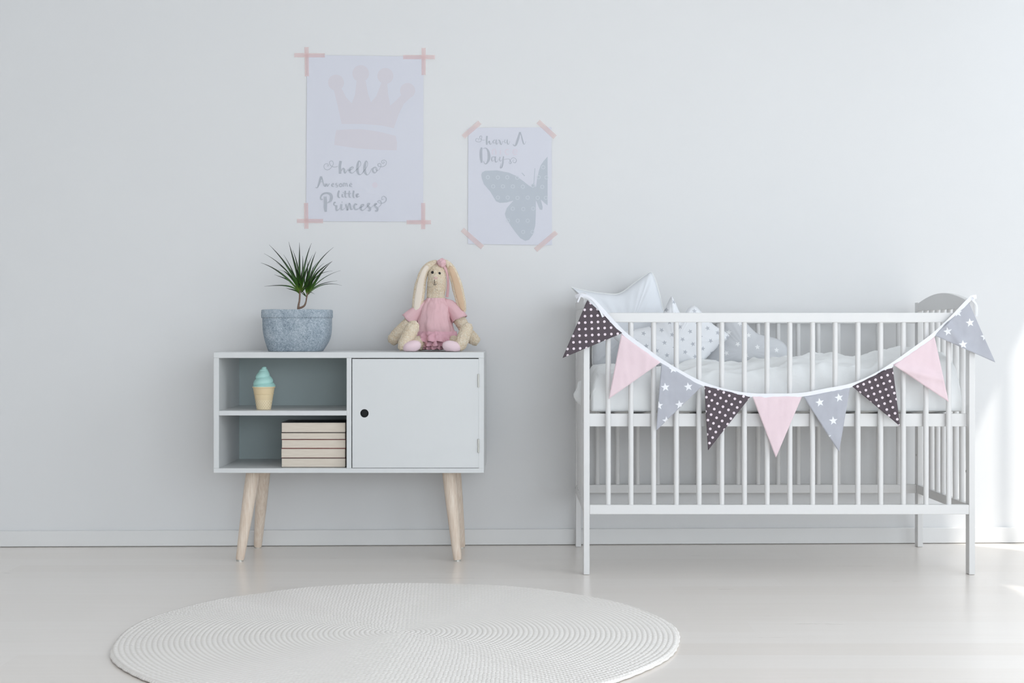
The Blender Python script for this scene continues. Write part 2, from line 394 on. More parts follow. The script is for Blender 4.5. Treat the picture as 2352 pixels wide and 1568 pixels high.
def swirl():
    random.seed(3)
    mb = MB(); n = 64; m_ = 70; vs = []
    H = 47.0
    for i in range(m_ + 1):
        t = i / m_
        for kk in range(n):
            a = 2 * PI * kk / n
            ph = t * 3.0 - a / (2 * PI) * 1.0 + 0.35
            lobe = abs(math.sin(PI * (ph % 1.0))) ** 0.55
            env = 27.2 * (1 - t) ** 0.62 + 0.2
            if t < 0.06: env = 25.5 + 1.5 * (t / .06)
            if t > .86: env = 6.6 * math.sqrt(max(0, 1 - ((t - .86) / .14) ** 2)) ; lobe = 1
            dep = 0.17 * min(1, t / .08) * (1 if t < .8 else max(0, (0.86 - t) / .06))
            r = env * (1 - dep + dep * lobe)
            bx = 2.0 * t * math.cos(5.5 * t); by = 1.5 * t
            vs.append((LXc + (r * math.cos(a) + bx * (t < 1)) * k, LD + (r * math.sin(a)) * k, LZ + (51.8 + H * t) * k))
    fs = [(i * n + q, i * n + (q + 1) % n, (i + 1) * n + (q + 1) % n, (i + 1) * n + q) for i in range(m_) for q in range(n)]
    fs += [tuple(range(n - 1, -1, -1))]
    return mb.add(vs, fs)
obj('swirl_shade', swirl(), plain('mint_vinyl', srgb(178, 222, 214), 0.45, 0.4, 0.02), lamp, label='mint green swirl shade', angle=60)

# ------------------------------------------------------------------ potted plant
m = Mat('grey_felt', 0.95, 0.05); c = m.coord()
fine = m.noise(c, 520, 3, .7); big = m.noise(c, 26, 2); mid_ = m.noise(c, 150, 2, .6)
t = m.add(m.add(m.mul(fine, .6), m.mul(mid_, .22)), m.mul(big, .18))
m.col(m.ramp(t, [(0.36, srgb(104, 117, 128)), (0.5, srgb(166, 178, 188)), (0.62, srgb(212, 218, 222))])); m.bump(m.add(fine, mid_), 0.6, 0.0015); M['felt'] = m.m
PD = 4.875
pot_c = P(683, 0, PD).x; pk = 4.80 / F
plant = thing('potted_plant', 'spiky green dracaena in a folded grey felt planter on the cabinet', 'plant', (pot_c, PD, CT))
def pot_ring(hw, cx, hd, z, n=96, seed=0, lump=0.0):
    vs = []
    for q in range(n):
        a = 2 * PI * q / n; e = 0.62
        cc, ss = math.cos(a), math.sin(a)
        x = abs(cc) ** e * (1 if cc >= 0 else -1); y = abs(ss) ** e * (1 if ss >= 0 else -1)
        l = 1 + lump * noise.noise(Vector((cc * 2.2, ss * 2.2, z * 9 + seed)))
        vs.append(Vector((cx + x * hw * l, PD + y * hd * l, z)))
    return vs
def ringmesh(rings):
    mb = MB(); n = len(rings[0]); vs = [v for r in rings for v in r]
    fs = [(i * n + q, i * n + (q + 1) % n, (i + 1) * n + (q + 1) % n, (i + 1) * n + q) for i in range(len(rings) - 1) for q in range(n)]
    return mb.add(vs, fs)
def pz(py): return CT + (807.6 - py) * pk
body = [(807.5, 618, 740), (807.0, 617.6, 740.4), (806, 617.2, 741), (797, 614.2, 747), (788, 611.5, 753), (779, 609, 757.2), (768, 606.6, 760.2), (756, 605.2, 761.6), (740, 604.8, 761.8), (724, 605, 761.8)]
rings = []
for py, xl, xr in body:
    rings.append(pot_ring((xr - xl) / 2 * pk, pot_c + ((xl + xr) / 2 - 683) * pk, 0.098 * (xr - xl) / 157, pz(py), lump=0.03))
inner = [[Vector((pot_c + (v.x - pot_c) * .955, PD + (v.y - PD) * .95, v.z)) for v in r] for r in rings]
mb = ringmesh(rings + inner[::-1]); n = 96
mb.f.append(tuple(range(n - 1, -1, -1))); mb.mi.append(0)
pot = obj('planter', mb, M['felt'], plant, subsurf=1)
cuff = [(729.8, 0.0008), (729.2, 0.0022), (727, 0.0028), (720, 0.003), (712, 0.0026), (710.3, 0.001), (710.8, -0.003), (718, -0.0045)]
rings = [pot_ring(157.5 / 2 * pk + d, pot_c, 0.098 + d, pz(py) + 0.0, lump=0.028) for py, d in cuff]
for r in rings:
    for v in r: v.z += 0.0006 * math.sin(v.x * 60)
obj('folded_cuff', ringmesh(rings), M['felt'], pot, subsurf=1)
mb = MB(); n = 48; top = pot_ring(0.108, pot_c, 0.09, pz(722), 48); mb.v = [Vector((pot_c, PD, pz(719)))] + top
mb.f = [(0, 1 + q, 1 + (q + 1) % n) for q in range(n)]; mb.mi = [0] * n
obj('soil', mb, plain('soil', (0.05, 0.035, 0.025), .95, .05, .3, 90, .8, 160), plant)
def PL(x, y, dd=0.0): return P(590 + x / 9.8, 560 + y / 9.8, PD + dd)
m = Mat('dracaena_bark', .8, .15); c = m.coord(); rr_ = m.math('FRACT', m.mul(m.xyz(c)[2], 190)); g = m.noise(c, 130, 3)
m.col(m.ramp(m.add(m.mul(rr_, .25), m.mul(g, .75)), [(.3, srgb(112, 90, 78)), (.7, srgb(166, 142, 126))])); m.bump(rr_, .5, .0008); BARK = m.m
mb = MB()
for pl in ([(945, 1600, .0052), (935, 1450, .0044), (940, 1370, .0036), (958, 1280, .0031), (965, 1180, .0030), (968, 1100, .0030), (972, 1030, .0028)],
           [(940, 1440, .0035), (1000, 1430, .0037), (1070, 1385, .0033), (1105, 1300, .0026), (1118, 1220, .0025), (1140, 1110, .0028), (1146, 1050, .0026)]):
    q_ = catmull(pl, 6); mb.tube([PL(a, b) for a, b, c_ in q_], [c_ for a, b, c_ in q_], 14)
obj('stem', mb, BARK, plant, label='two ringed brown stems from one base')
m = Mat('dracaena_leaf', 0.35, 0.45); c = m.coord('UV'); s_ = m.xyz(c)
edge = m.math('ABSOLUTE', m.sub(s_[0], .5)); gl_ = m.noise(m.coord(), 60, 2)
ccol = m.ramp(s_[1], [(0.0, srgb(120, 150, 60)), (0.25, srgb(58, 104, 30)), (0.6, srgb(36, 58, 30)), (1.0, srgb(44, 40, 40))])
m.col(m.mix(m.math('GREATER_THAN', edge, .42), ccol, srgb(58, 46, 40))); m.bump(gl_, .2, .0005); LEAF = m.m
def leaf(mb, pts, w, uvs):
    """blade through 3-4 control points, V section"""
    pts = [Vector(p) for p in pts]
    def bz(t):
        q = pts[:]
        while len(q) > 1: q = [q[i].lerp(q[i + 1], t) for i in range(len(q) - 1)]
        return q[0]
    N = 12; vs = []; base = len(mb.v)
    for i in range(N + 1):
        t = i / N; p = bz(t); tg = (bz(min(1, t + .02)) - bz(max(0, t - .02))).normalized()
        vw = Vector((0, 1, 0.15)); side = tg.cross(vw)
        if side.length < .05: side = Vector((1, 0, 0))
        side.normalize(); nrm = side.cross(tg)
        ww = w * (0.55 + 0.9 * t if t < .5 else 1.0) * (1 - t) ** .75 * (1.25 if t > .2 else 1.0) + .0002
        if t < .5: ww = w * (0.6 + .8 * math.sin(t * PI)) * (1 - t) ** .5
        else: ww = w * 1.4 * (1 - t) ** .5 * (1 - t) ** .35 * 1.27
        ww = max(ww, .00025)
        vs += [p - side * ww - nrm * ww * .3, p, p + side * ww - nrm * ww * .3]
        uvs += [(0.0, t), (0.5, t), (1.0, t)]
    mb.add(vs, [(i * 3 + j, i * 3 + j + 1, (i + 1) * 3 + j + 1, (i + 1) * 3 + j) for i in range(N) for j in (0, 1)])
left = [  # control pts in the crop frame, width m, depth at tip
    ([(960, 1080), (850, 700), (600, 330), (275, 20)], 3.0, .03), ([(960, 1080), (820, 720), (560, 420), (160, 215)], 1.9, -.06),
    ([(955, 1090), (760, 800), (420, 520), (88, 425)], 2.7, .05), ([(955, 1090), (760, 760), (560, 760), (395, 690)], 1.8, -.04),
    ([(955, 1100), (820, 900), (520, 920), (170, 955)], 2.0, .07), ([(955, 1120), (900, 1020), (760, 1030), (650, 990)], 2.2, .1),
    ([(975, 1060), (940, 700), (800, 280), (715, -50)], 3.0, -.03), ([(975, 1040), (960, 640), (900, 350), (800, 130)], 2.0, -.08),
    ([(985, 1060), (940, 700), (970, 300), (955, -30)], 3.0, .02), ([(975, 1060), (860, 700), (720, 420), (600, 240)], 1.6, -.09),
    ([(1000, 1060), (1020, 700), (1050, 420), (1030, 265)], 2.0, -.05), ([(1000, 1060), (1020, 640), (1120, 240), (1230, -20)], 2.6, .0),
    ([(1000, 1060), (1060, 720), (1150, 450), (1255, 245)], 2.2, -.04), ([(960, 1080), (860, 800), (720, 690), (600, 610)], 3.0, .08),
    ([(965, 1080), (900, 800), (640, 560), (440, 420)], 1.6, -.1), ([(970, 1060), (930, 800), (800, 640), (700, 500)], 2.2, .06),
    ([(980, 1060), (900, 800), (900, 600), (870, 420)], 2.8, .05), ([(990, 1060), (990, 800), (930, 650), (880, 520)], 3.0, .09),
    ([(990, 1060), (1000, 800), (1060, 700), (1100, 560)], 2.6, .08), ([(1000, 1080), (1080, 900), (1180, 800), (1270, 640)], 2.2, .06),
    ([(1000, 1100), (1060, 1020), (1090, 980), (1160, 900)], 2.0, .08), ([(975, 1070), (960, 900), (940, 880), (955, 860)], 3.2, .05),
    ([(960, 1080), (900, 980), (820, 860), (720, 880)], 1.2, -.08), ([(970, 1060), (840, 860), (700, 560), (480, 590)], 1.2, -.1),
    ([(985, 1080), (960, 880), (1010, 760), (1000, 600)], 3.4, .03)]
right = [
    ([(1140, 1130), (1120, 760), (1230, 400), (1330, 170)], 2.8, .02), ([(1140, 1130), (1180, 640), (1400, 330), (1725, 75)], 2.2, -.05),
    ([(1150, 1130), (1180, 760), (1420, 560), (1700, 388)], 2.8, .04), ([(1150, 1130), (1300, 900), (1420, 620), (1690, 398)], 3.0, .06),
    ([(1150, 1120), (1220, 760), (1420, 620), (1700, 610)], 1.4, -.09), ([(1160, 1120), (1300, 900), (1520, 700), (1885, 598)], 1.3, -.07),
    ([(1150, 1140), (1240, 960), (1480, 860), (1810, 830)], 1.5, .03), ([(1160, 1140), (1320, 920), (1640, 840), (1915, 940)], 1.3, -.04),
    ([(1130, 1120), (1120, 760), (1160, 560), (1130, 355)], 1.8, -.06), ([(1150, 1120), (1180, 800), (1330, 560), (1515, 430)], 1.6, -.09),
    ([(1140, 1120), (1160, 700), (1280, 480), (1385, 400)], 1.5, -.1), ([(1150, 1120), (1200, 900), (1260, 800), (1380, 640)], 3.0, .08),
    ([(1130, 1120), (1080, 860), (1140, 700), (1190, 520)], 2.8, .06), ([(1150, 1120), (1160, 940), (1240, 760), (1260, 500)], 2.4, -.02),
    ([(1130, 1140), (1080, 960), (1060, 800), (1080, 690)], 2.2, .05), ([(1110, 1190), (1080, 1130), (1030, 1060), (1000, 1040)], 1.5, .05),
    ([(1100, 1180), (1060, 1140), (1000, 1090), (960, 1060)], 1.4, .08), ([(1150, 1120), (1200, 1000), (1280, 900), (1380, 870)], 1.2, -.09),
    ([(1140, 1110), (1150, 980), (1170, 900), (1200, 780)], 3.4, .06), ([(1150, 1130), (1170, 1060), (1230, 1080), (1300, 1132)], 1.4, .09),
    ([(1150, 1130), (1200, 980), (1320, 820), (1480, 560)], 2.2, -.03)]
for cr in (left, right):
    mb = MB(); uvs = []
    for pts, w, dp in cr:
        nn = len(pts) - 1
        leaf(mb, [PL(x, y, dp * (i / nn) ** 1.2 * (-1)) for i, (x, y) in enumerate(pts)], w * .00115, uvs)
    mb.uv = uvs
    obj('foliage', mb, LEAF, plant, merge=False)

# ------------------------------------------------------------------ rabbit doll
RD = 4.93
def RB(px, py, dd=0.0): return P(px, py, RD + dd)
rk = RD / F
m = Mat('terry_plush', .95, .05); c = m.coord()
g1 = m.noise(c, 420, 2, .6); g2 = m.noise(c, 60, 2)
m.col(m.ramp(m.add(m.mul(g1, .8), m.mul(g2, .2)), [(.30, srgb(222, 194, 156)), (.47, srgb(246, 226, 198)), (.62, srgb(255, 244, 226))]))
m.bump(g1, 1.0, .004); M['plush'] = m.m
def cloth(name, a, b, sc=500, bs=.3, rough=.85):
    m = Mat(name, rough, .1); c = m.coord(); m.col(m.mix(m.noise(c, 18, 3), a, b)); m.bump(m.add(m.noise(c, sc, 2), m.mul(m.noise(c, 40, 3), 2)), bs, .0015); return m.m
M['dress'] = cloth('pink_cotton', srgb(228, 184, 188), srgb(236, 198, 202))
M['tulle'] = cloth('pink_tulle', srgb(216, 162, 174), srgb(234, 188, 198), 700, .5)
M['sole'] = cloth('pale_pink_sole', srgb(236, 208, 214), srgb(242, 220, 224))
M['lining'] = cloth('ear_lining', srgb(214, 182, 152), srgb(226, 198, 170), 400, .6)
M['thread'] = plain('black_thread', (.012, .01, .01), .4, .4)
rab = thing('rabbit_doll', 'cream terry plush rabbit doll in a pink dress sitting on the cabinet', 'stuffed toy', (RB(1003, 0).x, RD, CT))
def cloud(o, strength, size, name='clouds'):
    tx = bpy.data.textures.new(name, 'CLOUDS'); tx.noise_scale = size
    d = o.modifiers.new('fluff', 'DISPLACE'); d.texture = tx; d.strength = strength; d.mid_level = .5; d.texture_coords = 'LOCAL'
mb = MB()
mb.tube([RB(1003, 607, .01), RB(1003, 611, .008), RB(1003, 618, .002), RB(1003.5, 630, -.004), RB(1003.5, 645, -.012), RB(1003, 660, -.006), RB(1001, 675, 0), RB(1001, 690, 0), RB(1001, 710, .01)],
        [.008, .0185, .0265, .031, .0325, .0325, .0315, .031, .033], 24, ry=[.008, .018, .026, .031, .034, .031, .029, .029, .03], up=(0, 1, 0))
mb.ell(RB(1000, 728, .01), (.052, .045, .06)); mb.ell(RB(1003, 772, .01), (.062, .06, .05))
mb.ell(RB(1000, 642, -.038), (.013, .012, .011))             # muzzle
# arms
mb.tube([RB(972, 700, .01), RB(955, 722, .0), RB(938, 742, -.01), RB(917, 762, -.01), RB(903, 780, -.01), RB(897, 788, -.01)], [.02, .0205, .02, .0205, .0215, .013], 16)
mb.tube([RB(1030, 700, .01), RB(1048, 722, 0), RB(1060, 742, -.005), RB(1072, 762, 0), RB(1086, 778, .01), RB(1098, 787, .015)], [.02, .021, .021, .0205, .0215, .014], 16)
# legs stretched towards the camera
mb.tube([RB(985, 782, 0), RB(965, 788, -.08), RB(944, 792, -.16)], [.03, .026, .024], 16)
mb.tube([RB(1022, 782, 0), RB(1040, 788, -.08), RB(1056, 792, -.16)], [.03, .026, .024], 16)
# feet: long ovals standing up
def oval(c, a, b, dd, w):   # from point a (heel) to b (toe)
    A = P(*a, RD + dd); B = P(*b, RD + dd + .015); pts = [A.lerp(B, t) for t in (0, .06, .2, .5, .8, .94, 1)]
    mb.tube(pts, [w * .3, w * .62, w * .9, w, w * .95, w * .65, w * .3], 20)
oval(None, (921, 806), (955, 737.5), -.175, .0245)
oval(None, (1052, 806), (1078, 742), -.175, .0225)
ZF = CT
for v in mb.v:
    if v.z < ZF + .0038: v.z = ZF + .0038
body_o = obj('body', mb, M['plush'], rab, smooth=True)
rm = body_o.modifiers.new('remesh', 'REMESH'); rm.mode = 'VOXEL'; rm.voxel_size = .0028; rm.use_smooth_shade = True
sm = body_o.modifiers.new('smooth', 'SMOOTH'); sm.iterations = 5; sm.factor = .5
cloud(body_o, .006, .0055)
# soles
for (cx_, cy_, w_, h_, rr) in ((946, 795.5, 22, 14.5, -.25), (1037, 796, 22, 14.5, .18)):
    mb = MB(); cc = P(cx_, cy_, RD - .185); rot = Matrix.Rotation(rr, 3, 'Y')
    mb.ell(cc, (w_ * rk * .95, .02, h_ * rk * .93), 24, 14, rot)
    for v in mb.v: v.z = max(v.z, ZF + .0022)
    s_o = obj('sole', mb, M['sole'], rab, label='pale pink foot sole'); cloud(s_o, .003, .02)
# ears
M['pale_lining'] = cloth('pale_ear_lining', srgb(236, 222, 206), srgb(244, 232, 218), 400, .5)
def ear(cl, name, lm='lining'):
    mb = MB(); lin = MB(); pts = []; w = []
    for (xo, yo, xi, yi) in cl:
        a, b = P(xo, yo, RD - .012), P(xi, yi, RD - .012); pts.append((a + b) / 2); w.append((a - b).length / 2)
    mb.tube(pts, w, 18, ry=[min(.010, q * .8) for q in w], up=(0, 1, 0))
    e = obj(name, mb, M['plush'], rab, subsurf=1); cloud(e, .004, .006)
    fp = [p + Vector((0, -.0085, 0)) for p in pts[2:-1]]; fw = [q * .62 for q in w[2:-1]]
    lin.tube(fp, fw, 16, ry=[.004] * len(fp), up=(0, 1, 0)); obj('ear_lining', lin, M[lm], e, subsurf=1)
ear([(1003, 596.5, 1006, 603), (990, 598, 999, 606), (976, 605, 991, 614), (967, 616, 984, 624), (960, 630, 981, 636), (953, 650, 979, 652), (948, 679, 976, 676), (946, 700, 972, 697), (946.5, 716, 968, 713), (949, 726, 964, 724), (953, 731, 960, 730)], 'ear', 'pale_lining')
ear([(1016, 594, 1014, 602), (1029, 596, 1021, 606), (1040, 604, 1026, 614), (1051, 624, 1031, 634), (1058.5, 641, 1037, 650), (1064.7, 662, 1040, 672), (1070, 688, 1047, 694), (1071.5, 704, 1053, 708), (1071, 713, 1059, 716), (1067, 718.5, 1063, 719)], 'ear')
# face
for (ex, ey, w_, h_) in ((993.2, 625.3, 3.1, 3.5), (1009.5, 627.8, 3.0, 3.4)):
    mb = MB(); mb.ell(P(ex, ey, RD - .0335), (w_ * rk, .003, h_ * rk), 16, 10); obj('eye', mb, M['thread'], rab, label='black embroidered eye')
mb = MB(); mb.ell(P(1000.5, 638.5, RD - .0465), (.0072, .0045, .0048), 16, 10); obj('nose', mb, cloth('nose_pink', srgb(222, 186, 176), srgb(230, 198, 190)), rab, label='pale pink nose')
mb = MB()
mb.tube([P(998, 642, RD - .0518), P(998, 647, RD - .0525), P(999.2, 652.5, RD - .0505)], .0009, 8)
mb.tube([P(996.4, 652, RD - .048), P(998, 654, RD - .0495), P(1000, 654.4, RD - .0495), P(1002.6, 652, RD - .048)], .0009, 8)
obj('mouth', mb, M['thread'], rab, label='black stitched mouth')
# head band and bow
mb = MB()
mb.tube([P(1009, 603, RD - .01), P(1020, 611, RD - .012), P(1026, 622, RD - .012), P(1028.5, 636, RD - .008), P(1029.5, 650, RD - .002), P(1029, 664, RD + .004), P(1027, 682, RD + .012)], [.006, .0055, .005, .0045, .0045, .005, .005], 10, ry=[.003] * 7)
mb.tube([P(1009, 603, RD - .01), P(997, 606, RD - .01), P(988, 615, RD - .006), P(983, 630, RD + .004)], [.004, .003, .003, .003], 10, ry=[.002] * 4)
obj('head_band', mb, M['dress'], rab)
mb = MB()
for q in range(9):
    a = q / 9 * 2 * PI; cc = P(1014.5 + (6.2 if q % 2 else 4.2) * math.cos(a), 603 + (5.2 if q % 3 else 3.4) * math.sin(a), RD - .022 + .004 * (q % 2))
    mb.ell(cc, (.0085, .007, .0075), 12, 8, Matrix.Rotation(a, 3, 'Y'))
mb.ell(P(1014.5, 603, RD - .026), (.008, .007, .008))
b_o = obj('bow', mb, M['dress'], rab); rm = b_o.modifiers.new('remesh', 'REMESH'); rm.mode = 'VOXEL'; rm.voxel_size = .0016; rm.use_smooth_shade = True; cloud(b_o, .004, .007)
# dress
def loft(rows, n=64, wrinkle=0.0, seed=0, folds=0):
    """rows: (py, px centre, half width px, half depth m, d offset)"""
    rings = []
    for (py, cx_, hw, hd, dd) in rows:
        c0 = RB(cx_, py, dd); ring = []
        for q in range(n):
            a = 2 * PI * q / n
            l = 1 + wrinkle * (noise.noise(Vector((math.cos(a) * 3 + seed, math.sin(a) * 3, py * .05))) * 1.4 + (math.sin(a * folds + seed) * .35 if folds else 0))
            ring.append(c0 + Vector((math.cos(a) * hw * rk * l, math.sin(a) * hd * l, 0)))
        rings.append(ring)
    return ringmesh(rings)
mb = loft([(685, 1001, 20.5, .031, 0), (687, 1001, 23, .034, 0), (689.5, 1001.5, 21.5, .032, 0), (694, 1002, 27, .038, 0), (702, 1002, 32, .044, 0), (715, 1000, 35, .052, 0), (730, 998, 37.5, .058, 0), (745, 998, 40, .063, 0), (758, 1000, 43, .068, 0), (768, 1001, 46, .070, 0), (770, 1001, 43, .066, 0)], 96, .075, 1, 7)
d_o = obj('dress', mb, M['dress'], rab, subsurf=1); cloud(d_o, .011, .022)
mb = loft([(684.5, 1001, 21.5, .032, 0), (687.5, 1001, 24, .035, 0), (691.5, 1001.5, 23.5, .035, 0), (697, 1002, 29.0, .040, 0), (703, 1002, 29.5, .038, 0)], 128, .10, 3, 17)
obj('gathered_collar', mb, M['dress'], d_o, subsurf=1)
def sleeve(rows, seed):
    mb = MB(); pts = [RB(x, y, dd) for x, y, r, dd in rows]; mb.tube(pts, [r for *_, r, _d in rows], 28, caps=False, ry=[r * .9 for *_, r, _d in rows])
    inn = MB(); mb2 = MB(); mb2.v = mb.v[:]; mb2.f = mb.f[:]; mb2.mi = mb.mi[:]
    o = obj('sleeve', mb2, M['dress'], d_o, subsurf=1); so = o.modifiers.new('solid', 'SOLIDIFY'); so.thickness = .0018; cloud(o, .007, .018)
sleeve([(988, 697, .017, 0), (975, 702, .022, 0), (960, 715, .0255, -.002), (946, 729, .0275, -.005), (937, 737, .029, -.006)], 1)
sleeve([(1018, 696, .017, 0), (1033, 701, .0225, 0), (1044, 712, .0255, -.003), (1052, 724, .0275, -.006), (1056, 733, .0285, -.008)], 2)
# tutu: three ruffled layers
tut = MB()
for L, (y0, y1, w0, w1, hd) in enumerate(((761, 784, 44, 50, .125), (764, 794, 43, 48, .12), (768, 803, 41, 40, .115), (775, 807.5, 30, 30, .11))):
    n = 180; vs = []; m_ = 10
    for i in range(m_ + 1):
        t = i / m_; py = y0 + (y1 - y0) * t
        for q in range(n):
            a = 2 * PI * q / n; hw = (w0 + (w1 - w0) * t)
            rf = 1 + t * (.07 * math.sin(a * (13 + 3 * L) + L) + .10 * noise.noise(Vector((math.cos(a) * 5 + L * 3, math.sin(a) * 5, t * 2))))
            p = RB(1003, py + 6 * t * noise.noise(Vector((a * 3, L, 1))), -.02)
            v = p + Vector((math.cos(a) * hw * rk * rf, math.sin(a) * hd * rf * (.75 + .25 * t), 0)); v.z = max(v.z, ZF + .007)
            vs.append(v)
    tut.add(vs, [(i * n + q, i * n + (q + 1) % n, (i + 1) * n + (q + 1) % n, (i + 1) * n + q) for i in range(m_) for q in range(n)])
t_o = obj('tutu', tut, M['tulle'], rab, label='crumpled pink tulle skirt'); cloud(t_o, .013, .012)

# ------------------------------------------------------------------ posters
m = Mat('poster_paper', .6, .25); m.col(m.mix(m.noise(m.coord(), 6), srgb(222, 222, 230), srgb(220, 220, 228))); M['paper'] = m.m
def ink(name, c): return plain(name, c, .65, .2, .01)
INK_CROWN = ink('crown_ink', srgb(220, 215, 221)); INK_TEXT = ink('grey_ink', srgb(188, 191, 198)); INK_PINK = ink('pale_pink_ink', srgb(224, 217, 225))
INK_BUTTERFLY = ink('blue_grey_ink', srgb(196, 201, 208)); INK_MOTIF = ink('motif_ink', srgb(212, 216, 222))
tm = Mat('washi_tape', .7, .2, srgb(252, 214, 211)); tm.b.inputs['Alpha'].default_value = .42; TAPE = tm.m
TAPE2 = Mat('washi_tape_pale', .7, .2, srgb(252, 222, 217)); TAPE2.b.inputs['Alpha'].default_value = .45; TAPE2 = TAPE2.m
def wpoly(mb, pts, off, thick=.0002):
    """flat printed shape on the wall plane (pixel outline), given a small thickness"""
    P3 = [W(x, y, off) for x, y in pts]; tess = geometry.tessellate_polygon([[Vector((p.x, p.z, 0)) for p in P3]])
    mb.add(P3, [tuple(t) for t in tess])
def sheet(corners, off=.0022, th=.0004, bow=0):
    mb = MB(); fr = [W(x, y, off) for x, y in corners]; bk = [W(x, y, off - th) for x, y in corners]
    mb.add(fr + bk, [(0, 1, 2, 3), (7, 6, 5, 4), (0, 4, 5, 1), (1, 5, 6, 2), (2, 6, 7, 3), (3, 7, 4, 0)]); return mb
def strokes(mb, lst, ox, oy, sc, off, dw=14):
    off -= 3e-5
    for st_ in lst:
        off += 3e-5
        pts = [(p[0], p[1], p[2] if len(p) > 2 else dw) for p in st_]
        if len(pts) == 1: pts = [pts[0], (pts[0][0] + 4, pts[0][1], pts[0][2])]
        c = catmull(pts) if len(pts) > 2 else pts
        L = []; R = []
        for i, (x, y, w) in enumerate(c):
            xa, ya, _ = c[max(i - 1, 0)]; xb, yb, _ = c[min(i + 1, len(c) - 1)]
            dx, dy = xb - xa, yb - ya; l = math.hypot(dx, dy) or 1; nx, ny = -dy / l, dx / l; w = max(w, 6) / 2
            L.append(W(ox + (x + nx * w) / sc, oy + (y + ny * w) / sc, off)); R.append(W(ox + (x - nx * w) / sc, oy + (y - ny * w) / sc, off))
        n = len(c); mb.add(L + R, [(i, i + 1, n + i + 1, n + i) for i in range(n - 1)])
post1 = thing('poster', 'large white poster with a faint pink crown and hello princess lettering', 'poster', W(838, 508, .0022))
pap = obj('paper', sheet([(705, 126), (973, 130), (972, 509), (703, 508)]), M['paper'], post1, smooth=False)
C1 = lambda x, y: (650 + x / 3.266, 80 + y / 3.266)
mb = MB()
for (bx, by, br) in ((398, 358, 60), (583, 290, 63), (768, 308, 60), (935, 418, 57)):
    wpoly(mb, [C1(bx + br * math.cos(q / 28 * 2 * PI), by + br * math.sin(q / 28 * 2 * PI)) for q in range(28)], .00235)
wpoly(mb, [C1(*p) for p in [(378, 400), (412, 540), (440, 668), (600, 668), (740, 680), (832, 700), (866, 600), (905, 520), (962, 465), (905, 430), (850, 490), (805, 530), (788, 440), (782, 360), (738, 360), (700, 460), (660, 505), (638, 440), (620, 345), (552, 345), (540, 450), (515, 512), (475, 470), (430, 385)]], .00245)
wpoly(mb, [C1(*p) for p in [(400, 714), (500, 707), (600, 708), (730, 728), (846, 757), (856, 810), (852, 866), (700, 862), (550, 850), (385, 826), (388, 770)]], .0024)
obj('crown_print', mb, INK_CROWN, pap, smooth=False, merge=False, label='pale pink crown print')
